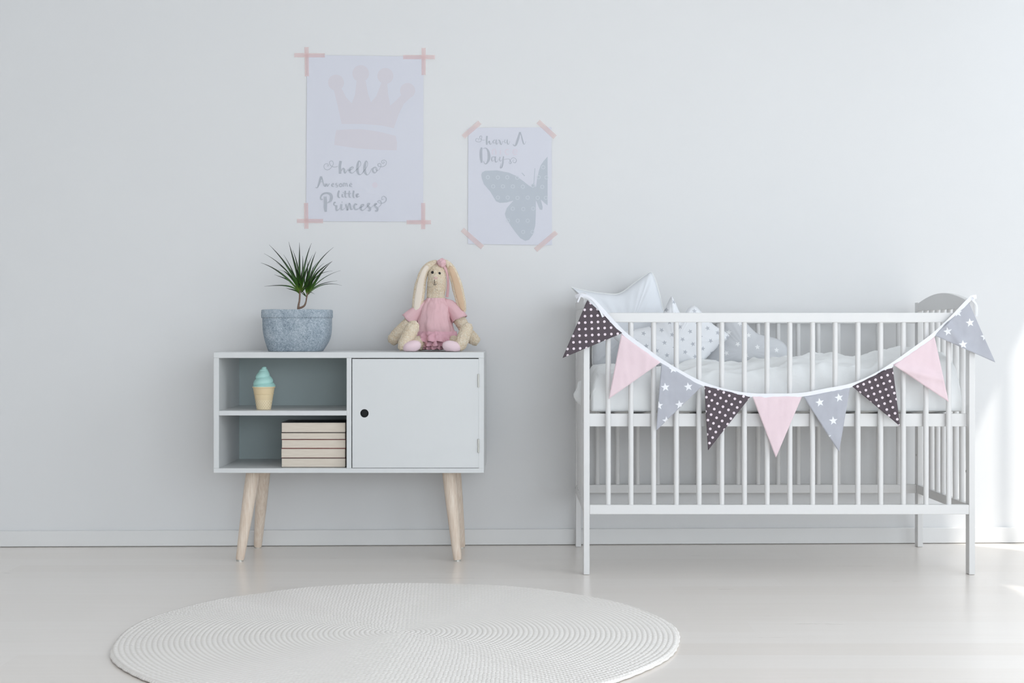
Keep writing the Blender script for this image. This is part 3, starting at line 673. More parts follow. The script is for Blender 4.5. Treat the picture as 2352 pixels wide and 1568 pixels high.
T1 = [
 [(430,320),(460,325),(455,285),(415,270),(370,290),(355,340),(375,392),(430,418),(490,402),(545,345),(580,280),(570,220),(530,200),(490,230),(500,290),(545,335),(610,352),(690,335)],
 [(758,205,60),(738,330,62),(742,430,62),(742,512,58)],[(770,450,12),(812,382,26),(842,410,48),(850,470,45),(872,492,18),(935,400,10)],
 [(935,440,12),(1030,400,14),(1062,362,20),(1030,350,26),(975,400,52),(978,460,50),(1030,497,18),(1090,460,12),(1130,420,12)],
 [(1130,420,12),(1225,320,12),(1235,240,20),(1193,207,28),(1165,300,55),(1158,430,62),(1190,518,42),(1240,530,14),(1290,480,12)],
 [(1290,480,12),(1390,340,12),(1405,250,18),(1368,207,28),(1340,300,55),(1333,430,62),(1368,520,42),(1412,535,14),(1460,480,12),(1500,380,10)],
 [(1570,350,20),(1528,400,42),(1538,460,42),(1585,490,22),(1625,440,22),(1622,375,18),(1580,350,16),(1600,410,12),(1650,430,10),(1690,400,10),(1720,340,12)],
 [(1720,340),(1725,290),(1690,265),(1650,285),(1662,325),(1720,345),(1790,335),(1845,290),(1855,220),(1810,185),(1755,195),(1740,235),(1775,265),(1805,240),(1785,220)],
 [(152,838,15),(195,845,20),(235,760,44),(262,670,50),(287,575,45)],[(287,575,40),(315,640,28),(335,720,25),(358,800,18),(388,822,10)],[(240,705,14),(330,705,14)],
 [(385,745,20),(392,815,20),(425,750,20),(440,815,18),(488,745,20)],[(540,785,12),(590,770,14),(580,740,18),(546,765,24),(552,812,22),(600,822,12)],
 [(672,735,16),(640,750,20),(648,775,22),(686,798,24),(678,826,18),(638,828,14)],[(765,740,18),(727,775,24),(738,818,20),(775,818,18),(790,780,20),(765,742,16)],
 [(820,825,22),(826,745,22),(856,742,18),(866,815,20)],[(866,760,18),(900,742,18),(922,822,20)],[(970,790,12),(1025,775,14),(1012,745,18),(976,765,24),(978,812,22),(1032,822,12)],
 [(722,915,32),(700,980,40),(700,1060,38),(742,1092,14)],[(800,1000,30),(796,1055,32),(832,1072,12)],[(812,962,26),(824,962,26)],[(872,920,34),(866,1000,36),(868,1060,34),(902,1082,12)],[(968,920,34),(964,1000,36),(966,1060,34),(1000,1082,12)],[(840,988,14),(1005,984,14)],
 [(1072,915,36),(1058,1000,38),(1060,1060,36),(1088,1096,12)],[(1118,1050,12),(1180,1012,16),(1178,990,20),(1142,1012,32),(1144,1070,30),(1212,1050,10)],
 [(385,1060,62),(392,1200,74),(388,1330,74),(400,1425,50)],[(328,1125,22),(285,1122,34),(282,1060,34),(340,992,40),(430,975,42),(515,1005,58),(538,1085,64),(505,1165,44),(440,1212,16)],
 [(640,1205,24),(602,1200,30),(596,1258,26),(635,1278,16)],[(662,1268,38),(652,1340,44),(660,1388,36),(695,1385,14),(742,1330,10)],
 [(778,1242,44),(770,1320,48),(778,1368,40),(812,1376,14),(855,1330,10)],[(782,1192,30),(800,1192,30)],[(882,1240,34),(902,1320,42),(922,1385,28),(940,1290,18),(972,1222,30),(992,1320,44),(1010,1368,30),(1048,1355,10)],
 [(1152,1252,26),(1104,1240,34),(1080,1300,46),(1110,1368,30),(1190,1350,12)],[(1190,1340,12),(1290,1295,16),(1312,1250,22),(1262,1262,40),(1240,1320,48),(1262,1385,28),(1310,1380,12),(1375,1325,10)],
 [(1375,1325,10),(1455,1232,22),(1405,1232,28),(1408,1285,34),(1462,1335,48),(1458,1395,30),(1412,1392,24)],[(1475,1330,10),(1540,1280,10),(1625,1235,22),(1580,1232,28),(1585,1285,34),(1642,1345,48),(1635,1402,30),(1585,1398,24)],
 [(1660,1320,12),(1735,1240,12),(1720,1170,14),(1670,1155),(1650,1190),(1700,1215),(1770,1215),(1840,1170),(1850,1100),(1800,1050),(1750,1075),(1750,1130),(1790,1120)]]
mb = MB(); strokes(mb, T1, 710, 350, 10.455, .0025); obj('lettering', mb, INK_TEXT, pap, smooth=False, merge=False, label='grey script words hello Awesome little Princess')
mb = MB(); wpoly(mb, [(861 + 6.5 * math.cos(q / 16 * 2 * PI), 425 + 6.5 * math.sin(q / 16 * 2 * PI)) for q in range(16)], .0024); obj('dot_print', mb, INK_PINK, pap, smooth=False)
def tape(x0, y0, x1, y1, w, off, mat, parent):
    dx, dy = x1 - x0, y1 - y0; l = math.hypot(dx, dy); nx, ny = -dy / l * w / 2, dx / l * w / 2; mb = MB()
    N = 8; L = []; R = []
    for i in range(N + 1):
        t = i / N; x, y = x0 + dx * t, y0 + dy * t; o = off
        L.append(W(x + nx, y + ny, o)); R.append(W(x - nx, y - ny, o))
    mb.add(L + R, [(i, i + 1, N + 2 + i, N + 1 + i) for i in range(N)]); return obj('tape_strip', mb, mat, parent, smooth=False, label='pale pink tape strip')
for (x0, y0, x1, y1) in ((676, 126.5, 746, 127), (926, 131, 999, 131), (682, 507, 742, 507.5), (934, 510, 990, 510)): tape(x0, y0, x1, y1, 9.5, .0034, TAPE, post1)
for (x0, y0, x1, y1) in ((704, 108, 705, 175), (973, 110, 973, 172), (703, 466, 704, 525), (972, 466, 972, 526)): tape(x0, y0, x1, y1, 9.5, .0030, TAPE, post1)

post2 = thing('poster', 'small white poster with a patterned grey-blue butterfly and day lettering', 'poster', W(1170, 562, .0022))
pap = obj('paper', sheet([(1075.5, 293.5), (1267, 292), (1268, 563), (1074.5, 560)]), M['paper'], post2, smooth=False)
C2 = lambda x, y: (1030 + x / 4.479, 250 + y / 4.479)
mb = MB()
wpoly(mb, [C2(*p) for p in [(345, 655), (375, 637), (500, 632), (620, 655), (700, 690), (760, 735), (830, 790), (858, 806), (855, 780), (873, 765), (890, 778), (895, 806), (902, 795), (912, 720), (930, 640), (950, 580), (980, 535), (1020, 490), (1020, 992), (985, 965), (950, 930), (970, 1010), (965, 1040), (940, 1035), (900, 940), (898, 1100), (893, 1200), (870, 1290), (830, 1345), (790, 1357), (740, 1330), (690, 1270), (640, 1200), (592, 1120), (580, 1080), (600, 1020), (668, 943), (600, 962), (530, 967), (490, 950), (430, 850), (365, 775), (345, 720), (338, 680)]], .00235)
strokes(mb, [[(880, 770, 7), (884, 690, 7), (890, 610, 7)], [(785, 690, 9), (770, 674, 9), (755, 658, 9)]], 1030, 250, 4.479, .0024)
mot = [(405, 703), (508, 705), (605, 703), (708, 708), (460, 797), (560, 797), (662, 798), (765, 800), (868, 790), (965, 802), (508, 912), (610, 912), (710, 915), (815, 912), (918, 915), (1003, 915), (662, 1027), (770, 1030), (872, 1025), (612, 1148), (712, 1150), (815, 1150), (768, 1265), (865, 1265), (975, 600), (928, 702), (1008, 705)]
nf = len(mb.f)
for (x, y) in mot:
    r = 19; poly = [(x + r * math.cos(a * PI / 3 + .5), y + r * math.sin(a * PI / 3 + .5), 6.5) for a in range(7)]
    strokes(mb, [[poly[a], poly[a + 1]] for a in range(6)], 1030, 250, 4.479, .00245 + .000002 * x / 10)
for q in range(nf, len(mb.f)): mb.mi[q] = 1
obj('butterfly_print', mb, [INK_BUTTERFLY, INK_MOTIF], pap, smooth=False, merge=False, label='grey-blue butterfly print with small pale outlines')
T2 = [
 [(265,455,14),(300,440,14),(320,470,12),(290,500,12)],[(250,430,16),(200,470,18),(212,535,18),(300,566,18),(378,540,16),(396,480,16),(352,440,18),(342,380,22),(380,345,22),(425,375,16),(405,455,16),(440,495,14),(530,490,14)],
 [(604,345,62),(592,500,62),(598,662,56)],[(640,600,12),(685,535,36),(700,600,46),(722,648,26),(770,620,12),(815,530,12)],
 [(885,480,20),(828,535,28),(838,600,22),(890,590,14)],[(940,475,34),(932,560,44),(945,640,34),(992,615,12),(1010,560,10)],[(1015,490,30),(1062,520,40),(1090,620,46),(1125,660,20),(1152,600,14),(1165,545,12),(1220,560,12)],
 [(1265,475,18),(1235,540,22),(1262,600,18),(1300,570,12)],[(1335,475,32),(1330,560,42),(1350,635,34),(1395,635,14),(1425,530,10)],
 [(1540,650,30),(1590,702,32),(1650,660,70),(1710,500,72),(1760,330,60),(1792,205,56)],[(1792,205,50),(1840,330,34),(1878,480,44),(1912,600,42),(1940,648,20),(1985,600,10),(2012,540,10)],
 [(412,760,60),(392,900,84),(392,1100,92),(415,1310,60)],[(480,1250,22),(520,1340,28),(592,1335,44),(665,1200,84),(678,1050,92),(655,900,70),(600,810,42),(540,778,26),(470,802,18)],
 [(880,1100,20),(790,1110,24),(775,1190,36),(800,1255,20),(860,1210,12)],[(905,1085,40),(900,1180,46),(918,1285,36),(985,1255,14),(1022,1160,10)],
 [(1078,1100,30),(1060,1200,34),(1085,1255,20),(1140,1210,12)],[(1200,1085,36),(1182,1200,44),(1175,1330,48),(1140,1470,44),(1085,1495,26),(1100,1400,14),(1112,1330,10)],
 [(1200,1205,12),(1300,1180,14),(1400,1180,16),(1445,1240,24),(1475,1310,30),(1440,1345,22),(1402,1310,14),(1450,1210,12),(1530,1135,18),(1630,1160,18),(1665,1240,24),(1620,1310,24),(1550,1290,16),(1540,1220,12),(1590,1220,12)]]
mb = MB(); strokes(mb, T2, 1080, 290, 15.68, .0025, 16); obj('lettering', mb, INK_TEXT, pap, smooth=False, merge=False, label='grey script words have A Day')
T3 = [[(800,1020,46),(800,840,46)],[(800,880,34),(870,825,40),(920,880,46),(920,1020,46)],[(1090,860,50),(1090,1020,50)],[(1085,790,40),(1098,790,40)],[(1390,850,34),(1310,835,44),(1260,920,50),(1310,1015,44),(1390,1000,34)],[(1540,930,30),(1690,925,30),(1650,845,40),(1570,850,44),(1540,930,50),(1590,1015,44),(1690,1000,34)]]
mb = MB(); strokes(mb, T3, 1080, 290, 15.68, .0025, 40); obj('pink_lettering', mb, INK_PINK, pap, smooth=False, merge=False, label='faint pink word nice')
for (x0, y0, x1, y1) in ((1064, 314, 1102, 281), (1236, 279, 1275, 315), (1062, 527, 1108, 568), (1230, 574, 1278, 533)): tape(x0, y0, x1, y1, 11, .0030, TAPE2, post2)

# ------------------------------------------------------------------ crib
FY = 4.493; BY = 5.105
crib = thing('baby_crib', 'white wooden baby crib with round spindles and arched end boards', 'crib', (0.834, (FY + BY) / 2, 0))
XL, XR = (1340.3 - CX) * FY / F, (2240 - CX) * FY / F
PW, PDp = 0.0193, 0.036
ZT = 0.872
for (xa, ya) in ((XL, FY), (XR - PW, FY), (XL, BY - PDp), (XR - PW, BY - PDp)):
    mb = MB(); mb.box(xa, xa + PW, ya, ya + PDp, 0.0005, ZT); obj('post', mb, M['crib'], crib, bevel=0.002)
zr = lambda y, d=FY: CZ - (y - CY) * d / F
SPX = [(1397 + 52.13 * i - CX) * 4.504 / F for i in range(16)]
for side, (y0, y1) in (('front', (FY + .0004, FY + .022)), ('rear', (BY - .022, BY - .0004))):
    for za, zb_ in ((zr(740), zr(718)), (zr(1181), zr(1159))):
        mb = MB(); mb.box(XL + PW, XR - PW, y0, y1, za, zb_); obj('side_rail', mb, M['crib'], crib, bevel=0.0015)
    yc = (y0 + y1) / 2
    for x in SPX:
        mb = MB(); mb.tube([(x, yc, zr(1159) - .002), (x, yc, zr(740) + .002)], .0083, 18); obj('spindle', mb, M['crib'], crib)
# bed base: long rails, cross slats
zb0, zb1 = zr(979, 4.52), zr(949.5, 4.52)
for (y0, y1) in ((FY + .0235, FY + .0415), (BY - .0415, BY - .0235)):
    mb = MB(); mb.box(XL + PW, XR - PW, y0, y1, zb0, zb1); obj('base_rail', mb, M['crib'], crib, bevel=.001)
for i in range(12):
    x = XL + PW + .04 + i * (XR - XL - 2 * PW - .08 - .05) / 11
    mb = MB(); mb.box(x, x + .05, FY + .0415, BY - .0415, zb1 - .014, zb1 - .004); obj('base_slat', mb, M['crib'], crib, bevel=.001)
for x0_ in (XL, XR - PW):
    ya, yb = FY + PDp, BY - PDp
    # arched head board
    mb = MB(); N = 28; zlo = .842; vs = []
    for i in range(N + 1):
        t = i / N; y = ya + (yb - ya) * t; zt = .868 + .030 * math.sin(PI * t) ** .9
        vs += [(x0_ + .001, y, zlo), (x0_ + .0183, y, zlo), (x0_ + .0183, y, zt), (x0_ + .001, y, zt)]
    fs = [(i * 4 + j, i * 4 + (j + 1) % 4, (i + 1) * 4 + (j + 1) % 4, (i + 1) * 4 + j) for i in range(N) for j in range(4)] + [(0, 1, 2, 3), (N * 4 + 3, N * 4 + 2, N * 4 + 1, N * 4)]
    mb.add(vs, fs); obj('arched_end_board', mb, M['crib'], crib, bevel=.0015)
    mb = MB(); mb.box(x0_ + .001, x0_ + .0183, ya, yb, zr(1181), zr(1159)); obj('end_rail', mb, M['crib'], crib, bevel=.0015)
    for i in range(7):
        y = ya + (yb - ya) * (i + 1) / 8
        mb = MB(); mb.tube([(x0_ + .0097, y, zr(1159) - .002), (x0_ + .0097, y, zlo + .002)], .0086, 16); obj('end_spindle', mb, M['crib'], crib)
for (x, z, y, s) in ((XR - PW, zr(1084), FY + .03, -1), (XR - PW, zr(1045, 5.08), BY - .02, -1), (XL, zr(968), FY + .018, -1), (XL, zr(1170), FY + .018, -1), (XL, zr(1120, 5.08), BY - .018, -1)):
    mb = MB(); mb.tube([(x - .001, y, z), (x + .002, y, z)], .0042, 12); obj('bolt', mb, M['metal'], crib, label='small metal bolt head')

# mattress and duvet
def cotton(name, a, b, bs=.35, sc=700):
    m = Mat(name, .9, .08); c = m.coord(); m.col(m.mix(m.noise(c, 9, 3), a, b)); m.bump(m.add(m.mul(m.noise(c, sc, 2), .4), m.mul(m.noise(c, 30, 4), 1.5)), bs, .003); return m.m
M['sheet'] = cotton('white_bed_linen', srgb(234, 234, 232), srgb(241, 241, 239)); M['duvet'] = cotton('white_duvet', srgb(236, 237, 236), srgb(243, 243, 242))
mx0, mx1, my0, my1 = XL + PW + .003, XR - PW - .003, FY + .046, BY - .046
MT = zb1 + .088; mb = MB(); mb.box(mx0 + .02, mx1 - .035, my0 + .014, my1 - .012, zb1 + .0005, MT)
obj('mattress', mb, M['sheet'], None, bevel=.018, seg=4, loc=((mx0 + mx1) / 2, (my0 + my1) / 2, zb1 + .0005), label='thin white-covered mattress lying on the crib base', cat='mattress')
sil = [(1355, 846), (1420, 846), (1500, 842), (1560, 838), (1620, 835), (1680, 838), (1720, 834), (1790, 822), (1870, 819), (1920, 822), (1950, 828), (1985, 824), (2010, 816), (2080, 808), (2160, 803), (2195, 812), (2214, 838), (2222, 870)]
def duvet_top(x, v):
    px = CX + x * F / 4.78; q = sil[0][1]
    for (a, ya_), (b, yb_) in zip(sil, sil[1:]):
        if a <= px <= b: q = ya_ + (yb_ - ya_) * (px - a) / (b - a); break
        if px > b: q = yb_
    z = CZ - (q - CY) * 4.80 / F
    return z
def duvet():
    mb = MB(); NX, NV = 150, 64; vs = []; x0_, x1_ = mx0 + .002, mx1 + .001
    zlow = zb1 + .004
    for i in range(NX + 1):
        x = x0_ + (x1_ - x0_) * i / NX
        for j in range(NV + 1):
            v = j / NV; zt = duvet_top(x, v)
            # cross-section: up the front face, over, down behind
            fr = .0
            if v < .25:
                t = v / .25; a = t * PI / 2; y = my0 + .003 + .05 * (1 - math.cos(a)) * .8; zz = zlow + (zt - .02 - zlow) * math.sin(a) ** .75; fr = 1
            elif v < .8:
                t = (v - .25) / .55; y = my0 + .043 + (my1 - my0 - .086) * t; zz = zt - .02 + .022 * math.sin(PI * t)
            else:
                t = (v - .8) / .2; a = t * PI / 2; y = my1 - .043 + .04 * math.sin(a); zz = zt - .02 - (zt - .02 - zlow - .03) * (1 - math.cos(a))
            n1 = noise.noise(Vector((x * 7, y * 9, zz * 5))); n2 = noise.noise(Vector((x * 18 + 5 * y, y * 16, 4 + zz * 14)))
            ridge = 1 - abs(noise.noise(Vector((x * 9 - y * 12, y * 5 + x * 4, 9)))) * 2.2
            amp = math.sin(PI * min(1, v))
            zz += amp * (.014 * n1 + .008 * n2 + .014 * max(0, ridge) ** 3)
            y += (.010 * noise.noise(Vector((x * 11, zz * 14, 2))) + .008 * n2) * (1 if v < .4 else .2)
            edge = min(1, (x - x0_) / .03, (x1_ - x) / .045); e = math.sqrt(max(0, 1 - (1 - edge) ** 2))
            zz = zlow + (zz - zlow) * (.25 + .75 * e)
            y = min(max(y, my0 - .0035), my1 + .004); vs.append((x, y, zz))
    n0 = NV + 1; cols = []
    ym0, ym1 = my0 + .011, my1 - .009
    for i in range(NX + 1):
        col_ = vs[i * n0:(i + 1) * n0]; x = col_[0][0]; ztop = min(min(p[2] for p in col_[12:52]) - .003, MT + .002)
        inn = [(x, ym1, zlow + .004)] + [(x, ym1, zlow + .004 + (ztop - zlow - .004) * k_ / 5) for k_ in range(1, 6)] + [(x, ym1 + (ym0 - ym1) * k_ / 10, ztop) for k_ in range(1, 11)] + [(x, ym0, ztop + (zlow + .001 - ztop) * k_ / 5) for k_ in range(1, 6)]
        cols.append(list(col_) + inn)
    n = len(cols[0]); vs = [p for c_ in cols for p in c_]
    fs = [(i * n + j, (i + 1) * n + j, (i + 1) * n + (j + 1) % n, i * n + (j + 1) % n) for i in range(NX) for j in range(n)]
    fs += [tuple(range(n)), tuple(NX * n + j for j in range(n - 1, -1, -1))]
    return mb.add(vs, fs)
obj('duvet', duvet(), M['duvet'], None, subsurf=1, loc=((mx0 + mx1) / 2, (my0 + my1) / 2, zb1 + .012), label='rumpled white duvet spread over the crib mattress', cat='duvet')

mb = MB(); mb.tube([(.262, 4.702, .575), (.238, 4.70, .570), (.222, 4.698, .560), (.205, 4.697, .556), (.191, 4.696, .562)], [.030, .040, .050, .030, .004], 20, ry=[.016, .019, .021, .018, .004], up=(0, 1, 0))
_d = bpy.data.objects['duvet']; cb = obj('duvet_corner', mb, M['duvet'], _d, subsurf=1, label='duvet corner poking out between the end spindles')
# star printing: nodes
def star_field(m, u_, v_, pitch_u, pitch_v, R, rot=0.0, jit=.15, seed=0.0, stars=None, inner=.42):
    """returns a 0/1 mask of five-pointed stars on a staggered grid or at given centres"""
    def one(x, y, rot_):
        a = m.math('ARCTAN2', x, y); a = m.add(a, rot_)
        r = m.math('SQRT', m.add(m.mul(x, x), m.mul(y, y)))
        seg = 2 * PI / 5
        fm = m.math('FLOORED_MODULO', a, seg); f = m.math('ABSOLUTE', m.sub(fm, seg / 2))     # pi/5 at tip, 0 at inner corner
        ph = m.sub(seg / 2, f)
        px_, py_ = m.mul(r, m.math('COSINE', ph)), m.mul(r, m.math('SINE', ph))
        ix, iy = R * inner * math.cos(PI / 5), R * inner * math.sin(PI / 5)
        nx, ny = iy, R - ix; c0 = nx * R
        return m.math('LESS_THAN', m.add(m.mul(px_, nx), m.mul(py_, ny)), c0)
    if stars:
        acc = None
        for (sx, sy, ra) in stars:
            k_ = one(m.sub(u_, sx), m.sub(v_, sy), ra); acc = k_ if acc is None else m.math('MAXIMUM', acc, k_)
        return acc
    row_ = m.math('FLOOR', m.mul(v_, 1 / pitch_v)); odd = m.math('FLOORED_MODULO', row_, 2.0)
    uu = m.add(u_, m.mul(odd, pitch_u / 2)); ci = m.math('FLOOR', m.mul(uu, 1 / pitch_u))
    lx = m.sub(m.sub(uu, m.mul(ci, pitch_u)), pitch_u / 2); ly = m.sub(m.sub(v_, m.mul(row_, pitch_v)), pitch_v / 2)
    w_ = m.n('ShaderNodeTexWhiteNoise', noise_dimensions='2D'); m.put(w_.inputs['Vector'], m.comb(m.add(ci, seed), row_))
    return one(lx, ly, m.mul(m.sub(w_.outputs[0], .5), jit * 8))
def pillow_mat(name, a, b, star=None, pu=.05, pv=.034, R=.0085, seed=0.0, rot=0.0):
    m = Mat(name, .88, .08); c = m.coord('UV'); s_ = m.xyz(c); base = m.mix(m.noise(m.coord(), 9, 2), a, b)
    if star:
        if rot:
            cu, su = math.cos(rot), math.sin(rot)
            uu = m.add(m.mul(s_[0], cu), m.mul(s_[1], su)); vv = m.sub(m.mul(s_[1], cu), m.mul(s_[0], su))
        else: uu, vv = s_[0], s_[1]
        base = m.mix(star_field(m, uu, vv, pu, pv, R, seed=seed), base, star)
    m.col(base); m.bump(m.add(m.mul(m.noise(m.coord(), 700, 2), .4), m.noise(m.coord(), 28, 3)), .3, .003); return m.m
def pillow(name, label, outline, centre, d, thick, mat, tilt=0.0, parent=None, seed=0, crease=.003, piping=None, zmin=None, tilt_x=0.0, cat='pillow', group=None):
    """puffed cushion whose seam follows the outline (pixels at depth d); leaning back by tilt"""
    out = catmull([tuple(p) for p in outline] + [tuple(outline[0])], 5)[:-1] if True else outline
    c0 = P(*centre, d); n = len(out); NR = 14; vs = []; uv = []
    pts = [P(x, y, d) for x, y in out]
    def pos(p, off):
        q = Vector((p.x, 0, p.z)); dz = p.z - c0.z; dx = p.x - c0.x
        y = d + tilt * dz + tilt_x * dx
        return Vector((p.x, y + off, p.z))
    rmean = sum((p - c0).length for p in pts) / n
    fs = []
    for sgn in (-1, 1):
        b = len(vs); vs.append(pos(c0, sgn * thick)); uv.append((0, 0))
        for i in range(1, NR + 1):
            r = i / NR
            for q, p in enumerate(pts):
                w = c0.lerp(p, r); L = (p - c0).length / rmean
                h = thick * math.sqrt(max(0, 1 - r ** 2.2)) ** .9
                if L > 1.25: h *= (1 - .35 * min(1, (L - 1.25)) * r)
                h += crease * noise.noise(Vector((w.x * 22 + seed, w.z * 22, sgn * 3))) * (1 - r) ** .3 + crease * .8 * (r ** 3) * (1 - r) * 4 * math.sin(q * 1.3 + seed)
                v = pos(w, sgn * h)
                vs.append(v); uv.append((w.x - c0.x, w.z - c0.z))
        for q in range(n):
            a_, b_ = b + 1 + q, b + 1 + (q + 1) % n
            fs.append((b, a_, b_) if sgn > 0 else (b, b_, a_))
            for i in range(NR - 1):
                k_ = b + 1 + i * n
                f = (k_ + q, k_ + n + q, k_ + n + (q + 1) % n, k_ + (q + 1) % n); fs.append(f if sgn > 0 else f[::-1])
    if zmin is not None:
        for v in vs: v.z = max(v.z, zmin)
    mb = MB(); mb.v = vs; mb.f = fs; mb.mi = [0] * len(fs); mb.uv = uv
    # sew front and back along the seam by welding (UV kept, so weld after assigning)
    zs = min(v.z for v in vs)
    if piping:
        root = thing(name, label, cat, (c0.x, d, zs), group)
        o = obj('cover', mb, mat, root, merge=False)
        pm = MB(); pp = [pos(p, 0) for p in pts]; pm.tube(pp + [pp[0]], .0022, 6, caps=False); obj('piping', pm, piping, root)
        w_ = o.modifiers.new('weld', 'WELD'); w_.merge_threshold = .0002
        return root
    o = obj(name, mb, mat, None, merge=False, loc=(c0.x, d, zs), label=label, cat=cat, group=group)
    w_ = o.modifiers.new('weld', 'WELD'); w_.merge_threshold = .0002
    return o
pillow('star_cushion', 'large plain pale grey star cushion leaning over the left end of the crib',
       [(1313, 659), (1350, 668), (1385, 673), (1422, 674), (1455, 652), (1482, 632), (1497, 624), (1506, 640), (1516, 675), (1530, 730), (1560, 775), (1590, 800), (1530, 830), (1480, 848), (1430, 846), (1385, 848), (1364, 842), (1360, 820), (1362, 760), (1354, 712), (1336, 686)],
       (1440, 770), 5.0, .045, pillow_mat('pale_grey_cotton', srgb(232, 234, 238), srgb(237, 239, 242)), tilt=.12, piping=M['sheet'], seed=2, crease=.004, zmin=.642)
pillow('star_print_cushion', 'white pointed cushion printed with small grey stars in the crib',
       [(1545, 679), (1552, 690), (1568, 722), (1585, 706), (1598, 702), (1610, 712), (1640, 745), (1676, 771), (1650, 795), (1612, 833), (1616, 842), (1560, 844), (1510, 842), (1472, 846), (1458, 838), (1445, 808), (1406, 768), (1455, 757), (1500, 746), (1522, 722), (1538, 690)],
       (1545, 790), 4.83, .048, pillow_mat('white_grey_stars', srgb(238, 239, 242), srgb(243, 244, 246), srgb(196, 198, 204), .062, .0215, .0088, rot=.18), tilt=.22, seed=5, zmin=.650)
pillow('star_print_cushion', 'round grey cushion printed with white stars beside the white one',
       [(1655, 752), (1664, 737), (1680, 728), (1705, 732), (1738, 764), (1765, 772), (1790, 780), (1808, 796), (1813, 822), (1804, 840), (1760, 842), (1700, 844), (1640, 843), (1615, 838), (1622, 815), (1640, 785)],
       (1710, 805), 4.93, .055, pillow_mat('grey_white_stars', srgb(208, 209, 212), srgb(216, 217, 219), srgb(245, 245, 245), .068, .036, .0098, seed=3.0, rot=-.15), tilt=.1, seed=9, zmin=.655)

# ------------------------------------------------------------------ bunting
BD_ = 4.478
def B(px, py, dd=0.0): return P(px, py, BD_ + dd)
def weave(m, base, bs=.35):
    m.col(base); c = m.coord('UV'); n1 = m.noise(c, 900, 2, .7); n2 = m.noise(c, 45, 3)
    m.bump(m.add(m.mul(n1, .5), m.mul(n2, 1.2)), bs, .002)
def dots_mat(name, ang, ox=0.0, oy=0.0):
    m = Mat(name, .85, .1); s_ = m.xyz(m.coord('UV')); pt = 14.65 * BD_ / F; r = 3.0 * BD_ / F
    ca, sa = math.cos(ang), math.sin(ang)
    u_ = m.add(m.add(m.mul(s_[0], ca), m.mul(s_[1], sa)), ox * pt + 40 * pt); v_ = m.add(m.sub(m.mul(s_[1], ca), m.mul(s_[0], sa)), oy * pt + 40 * pt)
    fx = m.sub(m.math('FLOORED_MODULO', u_, pt), pt / 2); fy = m.sub(m.math('FLOORED_MODULO', v_, pt), pt / 2)
    rr = m.math('SQRT', m.add(m.mul(fx, fx), m.mul(fy, fy)))
    mask = m.math('LESS_THAN', rr, r)
    base = m.mix(m.noise(m.coord('UV'), 30, 3), srgb(88, 79, 84), srgb(104, 94, 100))
    weave(m, m.mix(mask, base, srgb(240, 226, 232))); return m.m
def stars_mat(name, stars):
    m = Mat(name, .85, .1); s_ = m.xyz(m.coord('UV'))
    mask = star_field(m, s_[0], s_[1], 1, 1, 10.5 * BD_ / F, stars=stars, inner=.42)
    base = m.mix(m.noise(m.coord('UV'), 30, 3), srgb(178, 179, 187), srgb(191, 192, 199))
    weave(m, m.mix(mask, base, srgb(243, 243, 246))); return m.m
pm_ = Mat('pink_flag_cotton', .85, .1); weave(pm_, pm_.mix(pm_.noise(pm_.coord('UV'), 20, 3), srgb(234, 210, 216), srgb(239, 218, 222)))
bunt = thing('bunting', 'fabric bunting of nine triangular flags strung across the crib front', 'bunting', B(1784, 907))
path = [(1322, 683, .012), (1332, 679, -.0), (1345, 681, -.002), (1360, 689, -.003), (1378, 707, -.004), (1430, 763, 0), (1474, 797, 0), (1518, 829, 0), (1566, 858, 0), (1614, 882, 0), (1668, 899, 0), (1724, 908, 0), (1784, 909, 0), (1843, 907, 0), (1898, 897, 0), (1954, 886, 0), (2003, 866, 0), (2050, 838, 0), (2098, 804, 0), (2145, 769, 0), (2186, 731, 0), (2222, 693, -.002), (2232, 684, 0), (2243, 682, .015)]
def band(mb, pts3, w, th=.0008):
    """flat tape through 3-D points, its width lying in the plane that faces the room"""
    n = len(pts3); vs = []
    for i, p in enumerate(pts3):
        t = (pts3[min(i + 1, n - 1)] - pts3[max(i - 1, 0)]).normalized(); s = t.cross(Vector((0, 1, 0)))
        if s.length < .1: s = Vector((0, 0, 1))
        s.normalize(); q = Vector((0, th, 0))
        vs += [p - s * w / 2 - q, p + s * w / 2 - q, p + s * w / 2 + q, p - s * w / 2 + q]
    fs = [(i * 4 + j, i * 4 + (j + 1) % 4, (i + 1) * 4 + (j + 1) % 4, (i + 1) * 4 + j) for i in range(n - 1) for j in range(4)] + [(3, 2, 1, 0), (n * 4 - 4, n * 4 - 3, n * 4 - 2, n * 4 - 1)]
    mb.add(vs, fs)
M['tape'] = cotton('white_bias_tape', srgb(238, 238, 243), srgb(244, 244, 248), .3, 900)
mb = MB(); band(mb, [B(x, y - 1, d) for x, y, d in catmull(path, 5)], 9.0 * BD_ / F)
tp = obj('bias_tape', mb, M['tape'], bunt)
for pl, w_ in (([(1338, 678, -.004), (1356, 684, -.006), (1372, 700, -.006), (1380, 716, -.006), (1385, 728, -.005)], .006),
               ([(1340, 682, -.003), (1334, 679, -.003), (1330, 687, .0), (1327, 694, .003)], .005),
               ([(2232, 686, -.003), (2243, 700, .004), (2244, 715, .006), (2243, 726, .006)], .006),
               ([(2222, 690, -.003), (2230, 680, -.003), (2238, 684, -.002), (2234, 692, -.003)], .005)):
    mb = MB(); band(mb, [B(*p) for p in catmull(pl, 4)], w_); obj('tie_end', mb, M['tape'], tp)
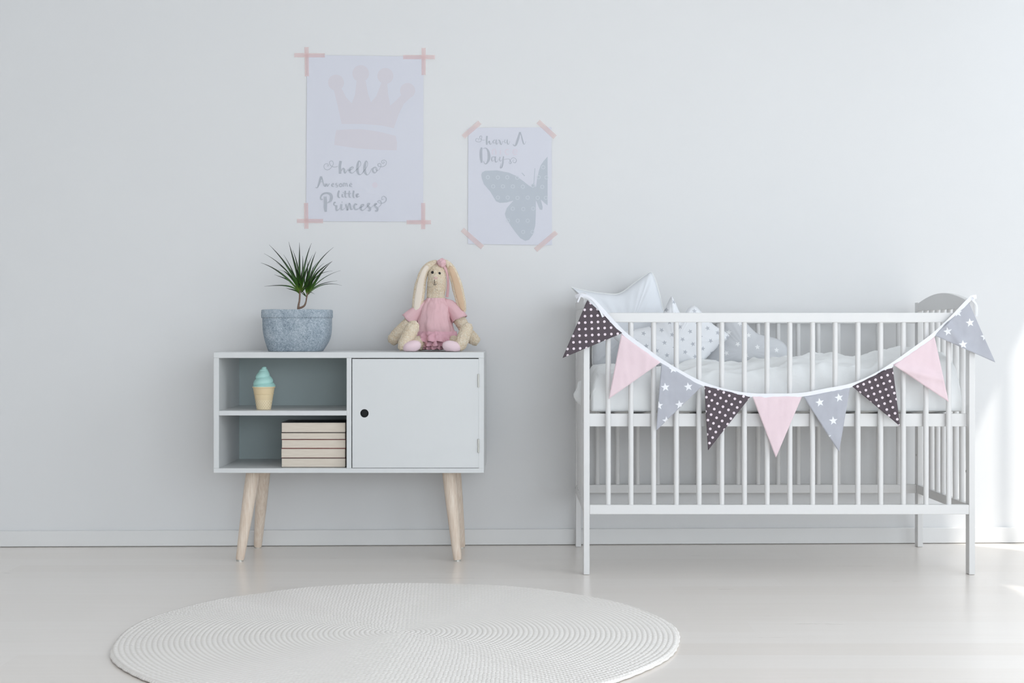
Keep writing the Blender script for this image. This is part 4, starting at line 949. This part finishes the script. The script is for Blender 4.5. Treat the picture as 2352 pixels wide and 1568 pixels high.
def flag(a, b, tip, mat, label, seed, fold=None, bulge=.004, ddt=0.0):
    """triangle between tape points a, b and the tip; UV in metres relative to a"""
    N = 30; vs = []; uv = []; idx = {}
    A, Bp, T = Vector(a), Vector(b), Vector(tip)
    rnd = 4.0
    for i in range(N + 1):
        for j in range(N + 1 - i):
            s, t = i / N, j / N                       # s toward tip, t toward b
            p = A + (Bp - A) * t + (T - A) * s
            # rounded tip
            if s > .985: p = p
            # tape line sag
            off = bulge * (noise.noise(Vector((p.x * .022 + seed, p.y * .022, seed))) * 1.6) * (.3 + 1.2 * s) + .0015 * noise.noise(Vector((p.x * .09, p.y * .03, seed)))
            if fold:
                fa, fb, amt = fold; n_ = Vector((fb[1] - fa[1], -(fb[0] - fa[0]))).normalized(); dist = (Vector((p.x - fa[0], p.y - fa[1]))).dot(n_)
                tt = math.exp(-(dist / 9) ** 2); off += -amt * tt
            off += ddt * s
            off = max(-.02, off - .0015)
            if s > .03: off = min(off, .011)
            idx[(i, j)] = len(vs); vs.append(B(p.x, p.y, min(off, .0105) if s > 0 else .001)); uv.append(((p.x - A.x) * BD_ / F, -(p.y - A.y) * BD_ / F))
    fs = []
    for i in range(N):
        for j in range(N - i):
            fs.append((idx[(i, j)], idx[(i, j + 1)], idx[(i + 1, j)]))
            if j < N - i - 1: fs.append((idx[(i, j + 1)], idx[(i + 1, j + 1)], idx[(i + 1, j)]))
    mb = MB(); mb.v = vs; mb.f = fs; mb.mi = [0] * len(fs); mb.uv = uv
    o = obj('flag', mb, mat, bunt, merge=False, label=label)
    so = o.modifiers.new('solid', 'SOLIDIFY'); so.thickness = .0012; so.offset = 0
S = BD_ / F
def sts(a, lst): return [((x - a[0]) * S, -(y - a[1]) * S, r) for x, y, r in lst]
fl = [
 ((1349, 689), (1431, 764), (1292, 822), 'd', 0.05, None), ((1427, 766), (1519, 831), (1398, 916), 'p', 0, None),
 ((1519, 831), (1615, 884), (1507, 989), 's', [(1546, 847, .1), (1528, 889, .1), (1581, 888, .15), (1561, 929, .15), (1513, 931, 0), (1531, 966, .1)], None),
 ((1618, 884), (1725, 909), (1626, 1034), 'd', -.52, None), ((1727, 908), (1843, 908), (1782, 1051), 'p', 0, None),
 ((1845, 910), (1953, 887), (1927, 1038), 's', [(1883, 924, .2), (1927, 913, .2), (1914, 966, .1), (1900, 1004, .2)], None),
 ((1955, 885), (2050, 840), (2067, 978), 'd', .36, ((2030, 862), (2052, 930), .008)), ((2051, 837), (2146, 771), (2179, 923), 'p', 0, ((2060, 845), (2165, 870), .008)),
 ((2144, 769), (2224, 692), (2286, 832), 's', [(2228, 741, .15), (2177, 761, .2), (2262, 772, .25), (2212, 791, .1), (2200, 718, .1)], ((2176, 745), (2215, 800), .007))]
names = {'d': 'charcoal flag with white polka dots', 'p': 'plain pale pink flag', 's': 'light grey flag with white stars'}
for i, (a, b, t, kd, prm, fold) in enumerate(fl):
    mat = pm_.m if kd == 'p' else dots_mat('polka_dot_cotton_%s' % 'abc'[i // 3], prm, .1 * i) if kd == 'd' else stars_mat('star_cotton_%s' % 'abc'[i // 3], sts(a, prm))
    flag(a, b, t, mat, names[kd], i * 3.7 + 1, fold)

# ------------------------------------------------------------------ rug
RC = Vector((-0.292, 3.593, 0)); RR = 0.699
m = Mat('crocheted_cord', .9, .08); c = m.coord(); s_ = m.xyz(c)
r_ = m.math('SQRT', m.add(m.mul(s_[0], s_[0]), m.mul(s_[1], s_[1]))); th = m.math('ARCTAN2', s_[1], s_[0])
RW = RR / 54
ri = m.math('FLOOR', m.mul(r_, 1 / RW)); fr = m.math('FRACT', m.mul(r_, 1 / RW))
cnt = m.math('ROUND', m.mul(ri, 2 * PI * RW / .0105)); ph = m.mul(th, m.mul(cnt, 1 / (2 * PI)))
st1 = m.math('ABSOLUTE', m.math('SINE', m.mul(m.add(ph, m.mul(fr, .5)), PI)))
prof_ = m.math('SINE', m.mul(fr, PI)); hgt = m.add(m.mul(prof_, .45), m.mul(m.mul(st1, prof_), 1.4)); nz = m.noise(c, 260, 3, .7)
m.col(m.mix(m.math('MULTIPLY', hgt, .6, clamp=True), srgb(238, 232, 225), srgb(251, 246, 241))); m.bump(m.add(hgt, m.mul(nz, 1.3)), .42, .003); RUG = m.m
mb = MB(); n = 360; prof_r = []
NR = 54
for i in range(NR):
    for q in range(4):
        r = (i + q / 4) * RW; prof_r.append((r + 1e-5, 0.0108 + .0004 * math.sin(PI * q / 4)))
rings = []
for r, z in prof_r:
    ring = []
    for k_ in range(n):
        a = 2 * PI * k_ / n; wob = 1 + .004 * math.sin(a * 7 + 1) + .003 * math.sin(a * 13) * (r / RR) + .0015 * math.sin(a * 90)
        zz = z + .002 * (r / RR) ** 2 * noise.noise(Vector((math.cos(a) * 5 * r, math.sin(a) * 5 * r, 1))) + (.0008 * math.sin(a * 200 + i) if r > RR * .9 else 0)
        ring.append(RC + Vector((r * math.cos(a) * wob, r * math.sin(a) * wob, zz)))
    rings.append(ring)
for dr_, z in ((.002, .0085), (.0045, .006), (.004, .003), (.0, .0008)):
    rings.append([RC + Vector(((RR + dr_) * math.cos(2 * PI * k_ / n) * (1 + .004 * math.sin(2 * PI * k_ / n * 7 + 1) + .003 * math.sin(2 * PI * k_ / n * 13) + .0015 * math.sin(2 * PI * k_ / n * 90)), (RR + dr_) * math.sin(2 * PI * k_ / n) * (1 + .004 * math.sin(2 * PI * k_ / n * 7 + 1) + .003 * math.sin(2 * PI * k_ / n * 13) + .0015 * math.sin(2 * PI * k_ / n * 90)), z)) for k_ in range(n)])
mb = ringmesh(rings); mb.f.append(tuple(range((len(rings) - 1) * n, len(rings) * n))); mb.mi.append(0)
obj('round_rug', mb, RUG, None, loc=tuple(RC), label='round cream crocheted rug lying on the floor before the cabinet', cat='rug', angle=80)
for o in bpy.data.objects:
    if '_base' in o.keys(): del o['_base']
